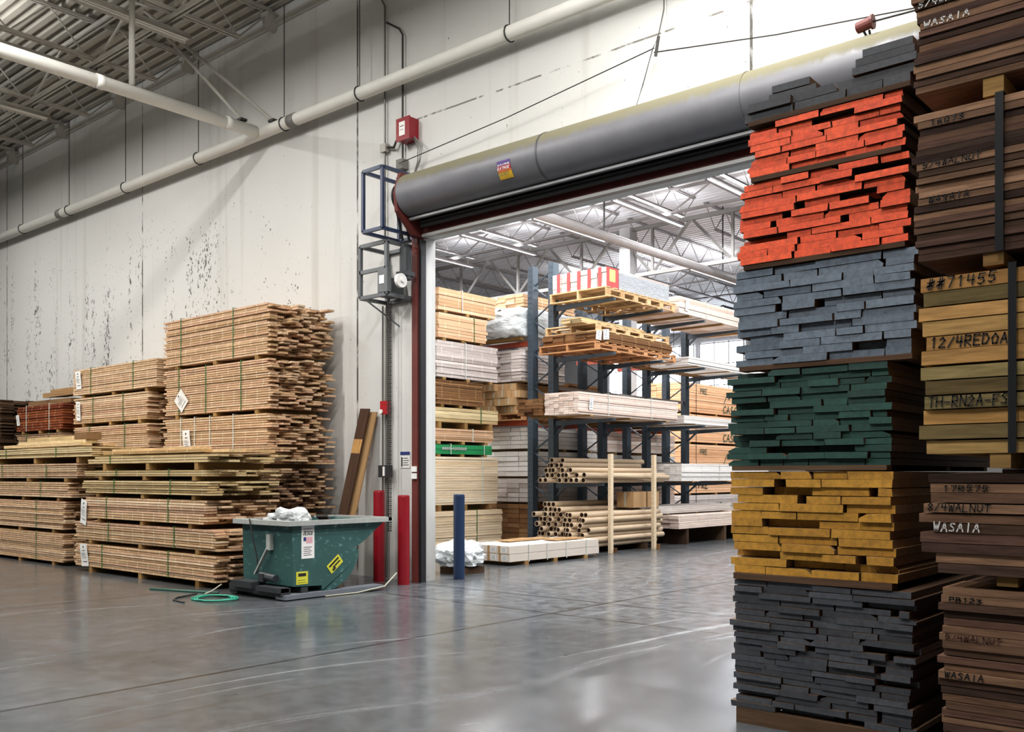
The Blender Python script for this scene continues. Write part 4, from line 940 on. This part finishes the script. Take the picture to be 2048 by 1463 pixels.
pack('brown pack with a green strap second from the top', SX, 1.1, 13.4, 14.85, 4.27, 4.83, M['tanp'], .06, 4, .06, (.72,), M['gstrap'], .05, G1, 108)
pack('topmost tan pack on the tall stack inside the doorway', SX, 1.15, 13.4, 15.12, 4.83, 5.33, M['tanp'], .07, 4, .06, (.4,), M['wstrap'], .05, G1, 109)
G2 = 'white packs on the back of the rack'
pack('brown carton-wrapped pack on the floor behind the tubes', -13.0, 1.3, 15.75, 18.2, 0, .93, M['brnp'], .11, 4, .02, (), None, .09, G2, 121)
pack('grey-white pack second from the floor behind the rack upright', -13.0, 1.35, 15.75, 18.2, .93, 1.48, M['greyp'], .11, 4, .02, (), None, .04, G2, 122)
pack('white pack third from the floor behind the rack upright', -13.0, 1.4, 15.75, 18.2, 1.48, 2.08, M['whitew'], .1, 4, .02, (), None, .05, G2, 123)
pack('grey-white pack just below the orange arm behind the upright', -13.0, 1.45, 15.75, 18.2, 2.08, 2.6, M['whitew'], .1, 5, .02, (), None, .05, G2, 124)
for i, (a, b) in enumerate(((0, .75), (.75, 1.4), (1.4, 2.05), (2.05, 2.6))):
    pack('%s white pack in the stack seen through the middle of the rack' % ('lowest', 'second', 'third', 'uppermost')[i], -13.1, 1.3, 18.75, 21.9, a, b, M['whitew'] if i % 2 == 0 else M['pinkw'], .1, 3, .03, (.3, .7), M['wstrap'], .06, 'white packs through the rack', 130 + i)
pack('tan pack on an upper rear arm seen through the rack', -13.05, 1.2, 18.9, 22.6, 2.74, 3.0, M['greyp'], .06, 4, .05, (), None, .05, 'packs on rear arms', 135)
pack('brown pack on a middle rear arm behind the second upright', -13.05, 1.2, 17.15, 18.6, 2.74, 3.65, M['brnp'], .06, 4, .06, (), None, .05, 'packs on rear arms', 136)
# wrapped pack on the orange arm
t = thing('wrapped_pack', 'white plastic-wrapped pack on the orange arm beside the rack', 'wrapped pack', (-14.41, 15.35, 4.44))
import bmesh
bm = bmesh.new(); bmesh.ops.create_cube(bm, size=1); bmesh.ops.scale(bm, vec=(1.42, 2.3, .62), verts=bm.verts); bmesh.ops.translate(bm, vec=(.71, 1.15, .4), verts=bm.verts)
bmesh.ops.subdivide_edges(bm, edges=bm.edges, cuts=10, use_grid_fill=True); rr = random.Random(5)
for v in bm.verts:
    k = .028
    v.co += Vector((rr.uniform(-k, k), rr.uniform(-k, k) - (.05 if v.co.y < .1 and .2 < v.co.z < .6 else 0), rr.uniform(-k, k)))
me = bpy.data.meshes.new('film'); bm.to_mesh(me); bm.free(); me.materials.append(M['film'])
for p in me.polygons: p.use_smooth = True
link('film', me, t); MB().box(.02, 1.4, .08, .2, 0, .07).box(.02, 1.4, 2.0, 2.12, 0, .07).build('skid', M['skid'], t)
pack('tan pack lying on top of the white wrapped pack', -13.2, 1.0, 15.75, 17.6, 5.2, 5.5, M['tanp'], .06, 4, .04, (), None, .03, None, 141)
# brown carton ends below
t0 = pallet('short pallet under the brown cartons on the lower orange arm', -14.3, -12.98, 15.45, 17.0, 2.735, .15, M['pallet2'], 7)
r = random.Random(9); k = 0
POSN = ('bottom', 'second', 'third', 'top')
for row in range(4):
    x = -14.28 + r.uniform(0, .08); i = 0
    while x < -13.2:
        w = r.uniform(.22, .33)
        if x + w > -12.98: break
        t = thing('long_carton', 'brown carton end-on, %s row on the lower orange arm, %s from the upright' % (POSN[row], ('sixth', 'fifth', 'fourth', 'third', 'second', 'next')[min(5, i)]), 'carton', (x, 15.45 + r.uniform(-.12, .1), 2.89 + row * .165), 0, 'brown cartons on the lower orange arm')
        MB().box(0, w * .96, 0, 1.5, 0, .155).build('carton_body', M['carton'], t)
        MB().box(w * .42, w * .54, -.002, 1.5, .02, .156).build('tape', M['cord'], t)
        x += w; i += 1

pack('pinkish wrapped pack lying on the brown cartons behind the first upright', -13.05, 1.2, 15.5, 17.05, 3.556, 4.26, M['greyp'], .065, 4, .03, (), None, .02, None, 142)
# goods on the front arms
zt = lambda k: LV[k] + .062
pallet('pale wooden pallet on the top arms of the rack', -12.19, -10.76, 15.4, 18.0, zt(0), .2, None, 11)
t = thing('wrapped_pack', 'grey wrapped pack with red striped end on the topmost pallet', 'wrapped pack', (-12.17, 15.46, zt(0) + .203))
W_, L_ = 1.36, 2.35
r = random.Random(12)
for i in range(4):
    for j in range(6):
        MB().box(j * W_ / 6 + .006, (j + 1) * W_ / 6 - .006, r.uniform(0, .02), L_ / 2, i * .1, i * .1 + .094).build('carton', M['cartw'] if (i + j) % 3 else M['greyp'], t)
    MB().box(0, W_, L_ / 2 + .005, L_, i * .1, i * .1 + .094).build('carton', M['greyp'], t)
st = MB()
for j in range(5): st.box(.12 + j * .26, .2 + j * .26, -.006, -.002, .02, .4)
st.box(W_ + .002, W_ + .006, .0, .42, .0, .4); o = st.build('red_stripes', flat('red_print', '#b8403f', .6), t)
MB().box(W_ + .006, W_ + .009, .1, .3, .12, .36).build('yellow_label', plain('lemon_label', '#e6e07a', .6), t)
MB().box(W_ + .002, W_ + .008, .43, L_, .0, .34).build('grey_film', M['film2'], t)
lump('film_top', None, None, (W_ / 2, .75, .4), (.45, .5, .08), M['film'], 8, 3, t)
pallet('orange pallet under the boards on the second arms', -12.19, -10.77, 15.05, 18.05, zt(1), .16, M['pallet2'], 11)
pack('brown boards stacked on the orange pallet, second arms', -10.8, 1.38, 15.15, 17.95, zt(1) + .162, zt(1) + .38, M['brnp'], .04, 5, .04, (), None, .02, None, 151, tags=[(.25, .16, .2, .2, 8), (.0, .12, .18, .18, 0)])
pallet('upper pale pallet lying on the brown boards', -12.15, -10.85, 15.2, 17.9, zt(1) + .382, .17, None, 9)
pack('short pale boards on the upper pale pallet', -11.1, .5, 15.0, 17.3, zt(1) + .553, zt(1) + .66, M['pale'], .04, 2, .05, (), None, .0, None, 152)
pack('long pinkish pack with brown ends on the third arms', -10.75, .82, 14.45, 18.1, zt(2), zt(2) + .46, M['pinkw'], .042, 7, .012, (.27, .7), M['wstrap'], .03, None, 153, tags=[(.38, .24, .12, .24, 0)])
pack('slim brown pack with zigzag ends beside the long pinkish pack', -11.62, .55, 14.35, 18.0, zt(2), zt(2) + .36, M['brnp'], .06, 3, .06, (), None, .03, None, 154)
pack('pinkish pack with a white tag on the top arms at the far bay', -10.78, 1.4, 18.2, 22.2, zt(0), zt(0) + .42, M['pinkw'], .06, 5, .02, (.3, .7), M['wstrap'], .04, None, 155, tags=[(.3, .24, .14, .26, 0)])
pack('flat pale pack on the second arms at the far bay', -10.78, 1.0, 18.6, 22.4, zt(1), zt(1) + .2, M['whitew'], .05, 5, .03, (), None, .02, None, 156)
pack('heap of brown rough boards beside the flat pale pack', -11.8, .38, 18.4, 21.8, zt(1), zt(1) + .28, M['brnp'], .045, 4, .1, (), None, .02, None, 157)
pack('thin white pack on the third arms at the far bay', -10.78, 1.2, 18.4, 22.4, zt(2), zt(2) + .2, M['whitew'], .05, 5, .02, (), None, .02, None, 158)
pack('white pack with dark brown ends on the lowest arms at the far bay', -10.78, .75, 18.3, 22.6, zt(3), zt(3) + .42, M['whitew'], .05, 5, .015, (.4,), M['wstrap'], .03, None, 159)
pack('low wide pile of pale boards on skids at the foot of the rack', -10.85, 1.2, 18.3, 22.2, 0, .66, M['pinkw'], .045, 5, .06, (), None, .36, None, 160, skids=(.1, .55, .9), skm=M['darkw'])
pack('upper half-width layer of pale boards on the low wide pile', -11.3, .75, 18.2, 21.6, .662, .86, M['whitew'], .04, 4, .08, (), None, .02, None, 161)

# orange-brown packs with stencilled ends beyond
for i, (a, b, m) in enumerate(((0, .95, 'greyp'), (.95, 1.5, 'orgp'), (1.5, 2.5, 'orgp'), (2.5, 3.4, 'orgp'), (3.4, 4.35, 'orgp'))):
    p = pack('%s pack of the tall orange-brown stack beyond the rack' % ('grey bottom', 'thin second', 'third stencilled', 'fourth stencilled', 'top stencilled')[i], -14.5, 1.3, 24.6, 28.9, a, b, M[m], .075, 3, .02, (.2,), M['kstrap'], .06, 'orange-brown packs', 170 + i)
    h = b - a
    if i >= 2:
        lettering(p, 'CASC', (2.55, -.02, .12), (1, 0, 0), (0, 0, 1), .22, .24, M['ink_g'], .035, .02)
        mb = MB()
        for q, w_ in zip(((2.6, .42), (2.8, .7), (2.95, .58), (3.1, .75), (3.3, .5)), ((2.8, .7), (2.95, .58), (3.1, .75), (3.3, .5), None)):
            if w_: mb.bar((q[0], -.02, q[1]), (w_[0], -.02, w_[1]), .004, .03, up=(0, 0, 1))
        mb.build('mountain_mark', M['ink_g'], p)
        lettering(p, 'PRE', (1.1, -.02, h - .3), (1, 0, 0), (0, 0, 1), .15, .15, M['ink_g'], .025, .02)
    elif i == 0:
        lettering(p, 'BD', (2.1, -.02, .5), (1, 0, 0), (0, 0, 1), .2, .22, M['ink_g'], .03, .02); lettering(p, 'BE', (3.0, -.02, .2), (1, 0, 0), (0, 0, 1), .2, .22, M['ink'], .03, .02)
    else: lettering(p, 'PRE', (1.0, -.02, .2), (1, 0, 0), (0, 0, 1), .2, .2, M['ink'], .03, .02)
for i, (a, b) in enumerate(((0, .9), (.9, 1.8), (1.8, 2.7))):
    pack('%s pale pack of the stack behind the rack gap' % ('bottom', 'middle', 'top')[i], -16.6, 1.3, 19.5, 23.4, a, b, M['pinkw'], .1, 3, .03, (), None, .06, 'packs behind the rack gap', 180 + i)
    pack('%s brown pack of the far stack behind the tall stack inside the doorway' % ('bottom', 'middle', 'top')[i], -15.6, 1.3, 16.5, 19.0, a + .0, b, M['greyp'], .1, 3, .03, (), None, .06, 'packs far behind', 184 + i)

# ------------------------------------------------------------------ cardboard tubes
def tube_mesh(L, r=.055):
    mb = MB(); n = 14
    vs = []; 
    for rr, m in ((r, 0), (r - .011, 1)):
        for y in (0, L):
            vs += [(rr * math.cos(2 * math.pi * j / n), y, rr * math.sin(2 * math.pi * j / n)) for j in range(n)]
    f0 = [(j, (j + 1) % n, n + (j + 1) % n, n + j) for j in range(n)]; f1 = [(2 * n + j, 3 * n + j, 3 * n + (j + 1) % n, 2 * n + (j + 1) % n) for j in range(n)]
    fe = [(j, 2 * n + j, 2 * n + (j + 1) % n, (j + 1) % n) for j in range(n)] + [(n + j, n + (j + 1) % n, 3 * n + (j + 1) % n, 3 * n + j) for j in range(n)]
    mb.add(vs, f0 + fe); k = len(mb.f); mb.f += f1; mb.mi += [1] * len(f1)
    me = mb.mesh('cardboard_tube', [M['tube'], M['tubein']])
    for i, p in enumerate(me.polygons): p.use_smooth = not (n <= i < 3 * n)
    return me
TM = [tube_mesh(2.85), tube_mesh(2.6), tube_mesh(2.95)]
r = random.Random(17); pit = .113
for row in range(11):
    z = .175 + row * .0985; off = (row % 2) * pit / 2
    for i in range(13):
        x = -12.14 + off + i * pit * .995
        if x > -10.93: continue
        lim = .87 if x > -11.45 else (1.0 if x > -11.8 else 1.08)
        if z + .055 > lim: continue
        if row > 6 and r.random() < .2: continue
        tag(link('cardboard_tube', TM[(row + i) % 3], None, (x, 14.95 + r.uniform(-.14, .12), z)), 'tan cardboard tube in the big floor pile behind the two white posts', 'cardboard tube', 'cardboard tubes in the floor pile')
t = thing('timber_bearer', 'low timber bearer under the front of the tube pile', 'timber'); MB().box(-12.3, -10.9, 15.15, 15.27, 0, .115).build('beam', M['darkw'], t)
MB().box(-12.3, -10.9, 15.16, 15.26, .115, .119).build('pad', M['black'], t)
t = thing('timber_bearer', 'low timber bearer under the rear of the tube pile', 'timber'); MB().box(-12.3, -10.9, 17.0, 17.12, 0, .115).build('beam', M['darkw'], t)
MB().box(-12.3, -10.9, 17.01, 17.11, .115, .119).build('pad', M['black'], t)
for row, (n, xs) in enumerate(((9, -12.06), (8, -12.0), (7, -12.06), (4, -12.0), (2, -11.82))):
    for i in range(n):
        x = xs + i * .121; z = zt(3) + .06 + row * .1
        tag(link('cardboard_tube', TM[(i + row) % 3], None, (x, 15.0 + r.uniform(-.1, .25), z), (0, 0, r.uniform(-.003, .003))), 'tan cardboard tube lying on the lowest rack arms', 'cardboard tube', 'cardboard tubes on the lowest arms')
tag(link('cardboard_tube', TM[2], None, (-11.02, 15.0, zt(3) + .165), (rad(-1), 0, rad(-2))), 'crooked tan tube at the edge of the lowest arms, poking past the others', 'cardboard tube')
for x, y, lb in ((-10.83, 15.64, 'pale upright timber post holding the tubes, nearer the doorway'), (-10.74, 17.1, 'pale upright timber post holding the tubes, beside the carton')):
    t = thing('timber_post', lb, 'post', (x, y, 0)); MB().box(-.035, .035, -.045, .045, 0, 1.98).build('post', M['blond'], t); MB().box(-.05, .09, .045, .1, 0, .1).build('foot_block', M['brnp'], t)
for x0, x1, y0, y1, lb in ((-11.42, -11.0, 16.72, 17.2, 'brown carton on the tube pile, between the white posts'), (-11.4, -11.02, 17.3, 17.75, 'brown carton on the tube pile, behind the second white post')):
    t = thing('carton', lb, 'carton', (x0, y0, .872)); MB().box(0, x1 - x0, 0, y1 - y0, 0, .33).build('carton_body', M['carton'], t); MB().box((x1 - x0) * .44, (x1 - x0) * .56, -.002, y1 - y0 + .002, .03, .332).build('tape', M['cord'], t)
# strapped carton bundle on the floor
t = thing('carton_bundle', 'low strapped bundle of long white cartons on the floor by the blue bollard', 'cartons', (-11.58, 12.22, 0), rad(-1))
r = random.Random(2)
for j in range(4):
    for i in range(2):
        dy = r.uniform(-.02, .02)
        b = MB().box(j * .262 + .004, (j + 1) * .262 - .004, dy, 2.55 + dy, .07 + i * .137, .07 + i * .137 + .131).build('carton', M['cartw'] if j == 3 else M['cartw'], t)
        MB().box(j * .262 + .002, j * .262 + .05, dy - .003, dy, .07 + i * .137, .2 + i * .137).build('brown_edge', M['carton'], b)
        lab = MB().box(j * .262 + .07, j * .262 + .2, dy - .004, dy - .001, .095 + i * .137, .18 + i * .137, 0)
        for q in range(3): lab.box(j * .262 + .085, j * .262 + .18, dy - .006, dy - .004, .11 + i * .137 + q * .024, .118 + i * .137 + q * .024, 1)
        lab.build('printed_label', [M['white'], M['dsteel']], b)
for y in (.5, 1.0, 1.55, 2.15): MB().box(-.006, 1.056, y, y + .018, .344, .349).box(1.05, 1.056, y, y + .018, .05, .349).box(-.006, 0, y, y + .018, .05, .349).build('strap', M['wstrap'], t)
for y in (.4, 1.2, 2.1): MB().box(0, 1.05, y, y + .1, 0, .068).build('skid', M['skid'], t)
for x, y, l, w, lb in ((-11.45, 12.9, 1.2, .3, 'flat cardboard strip lying on the white cartons'), (-11.0, 13.7, .9, .3, 'second flat cardboard strip on the far end of the white cartons')):
    tag(MB().box(0, w, 0, l, 0, .02).box(.02, w - .02, l * .3, l * .6, .02, .03).build('cardboard_strip', M['carton'], None, False, (x, y, .352)), lb, 'cardboard')
# scrap film by the jamb
lump('plastic_film', 'heap of clear plastic film on the floor behind the doorway edge', 'plastic film', (-10.42, 10.95, .2), (.3, .42, .26), M['film'], 4)
tag(MB().box(-10.7, -10.2, 10.7, 11.2, 0, .1).build('scrap_block', M['darkw']), 'dark block under the heap of plastic film', 'wood block')
# high bay lamps
LB = flat('lit_lens', '#f6f9ff', .3, 30)
for x, y, z in ((-17.2, 27, 7.4), (-15.2, 31, 7.6), (-21, 34, 7.2), (-18.5, 38, 7), (-24, 40, 7), (-12.3, 34, 7.4)):
    t = thing('high_bay_lamp', 'bright round hanging lamp deep in the rack hall', 'lamp', (x, y, z), 0, 'hanging lamps')
    MB().tube([(0, 0, 0), (0, 0, .12), (0, 0, .3)], [.24, .2, .08], 18, cap=False).build('reflector', M['steel2'], t); MB().tube([(0, 0, .02), (0, 0, .05)], .2, 18).build('lens', LB, t); MB().tube([(0, 0, .3), (0, 0, 8.7 - z)], .012, 6).build('cord', M['wire'], t)

# ------------------------------------------------------------------ camera, world, view
w = bpy.data.worlds.new('world'); sc.world = w; w.use_nodes = True
w.node_tree.nodes['Background'].inputs[0].default_value = (.8, .88, 1, 1); w.node_tree.nodes['Background'].inputs[1].default_value = .3
cd = bpy.data.cameras.new('camera'); cam = bpy.data.objects.new('camera', cd); col.objects.link(cam)
cd.sensor_width = 36; cd.lens = 1893 / 2048 * 36; cd.shift_y = (950 - 731.5) / 2048; cd.clip_end = 200
cam.location = (0, 0, 1.55); cam.rotation_euler = (rad(90), 0, math.atan2(.6515, .7586))
sc.camera = cam
sc.view_settings.view_transform = 'Standard'; sc.view_settings.look = 'None'; sc.view_settings.gamma = 1; sc.view_settings.use_curve_mapping = False
sc.view_settings.exposure = 0.0
sc.cycles.use_denoising = True; sc.cycles.max_bounces = 6; sc.cycles.diffuse_bounces = 3; sc.cycles.glossy_bounces = 3
sc.cycles.caustics_reflective = False; sc.cycles.caustics_refractive = False
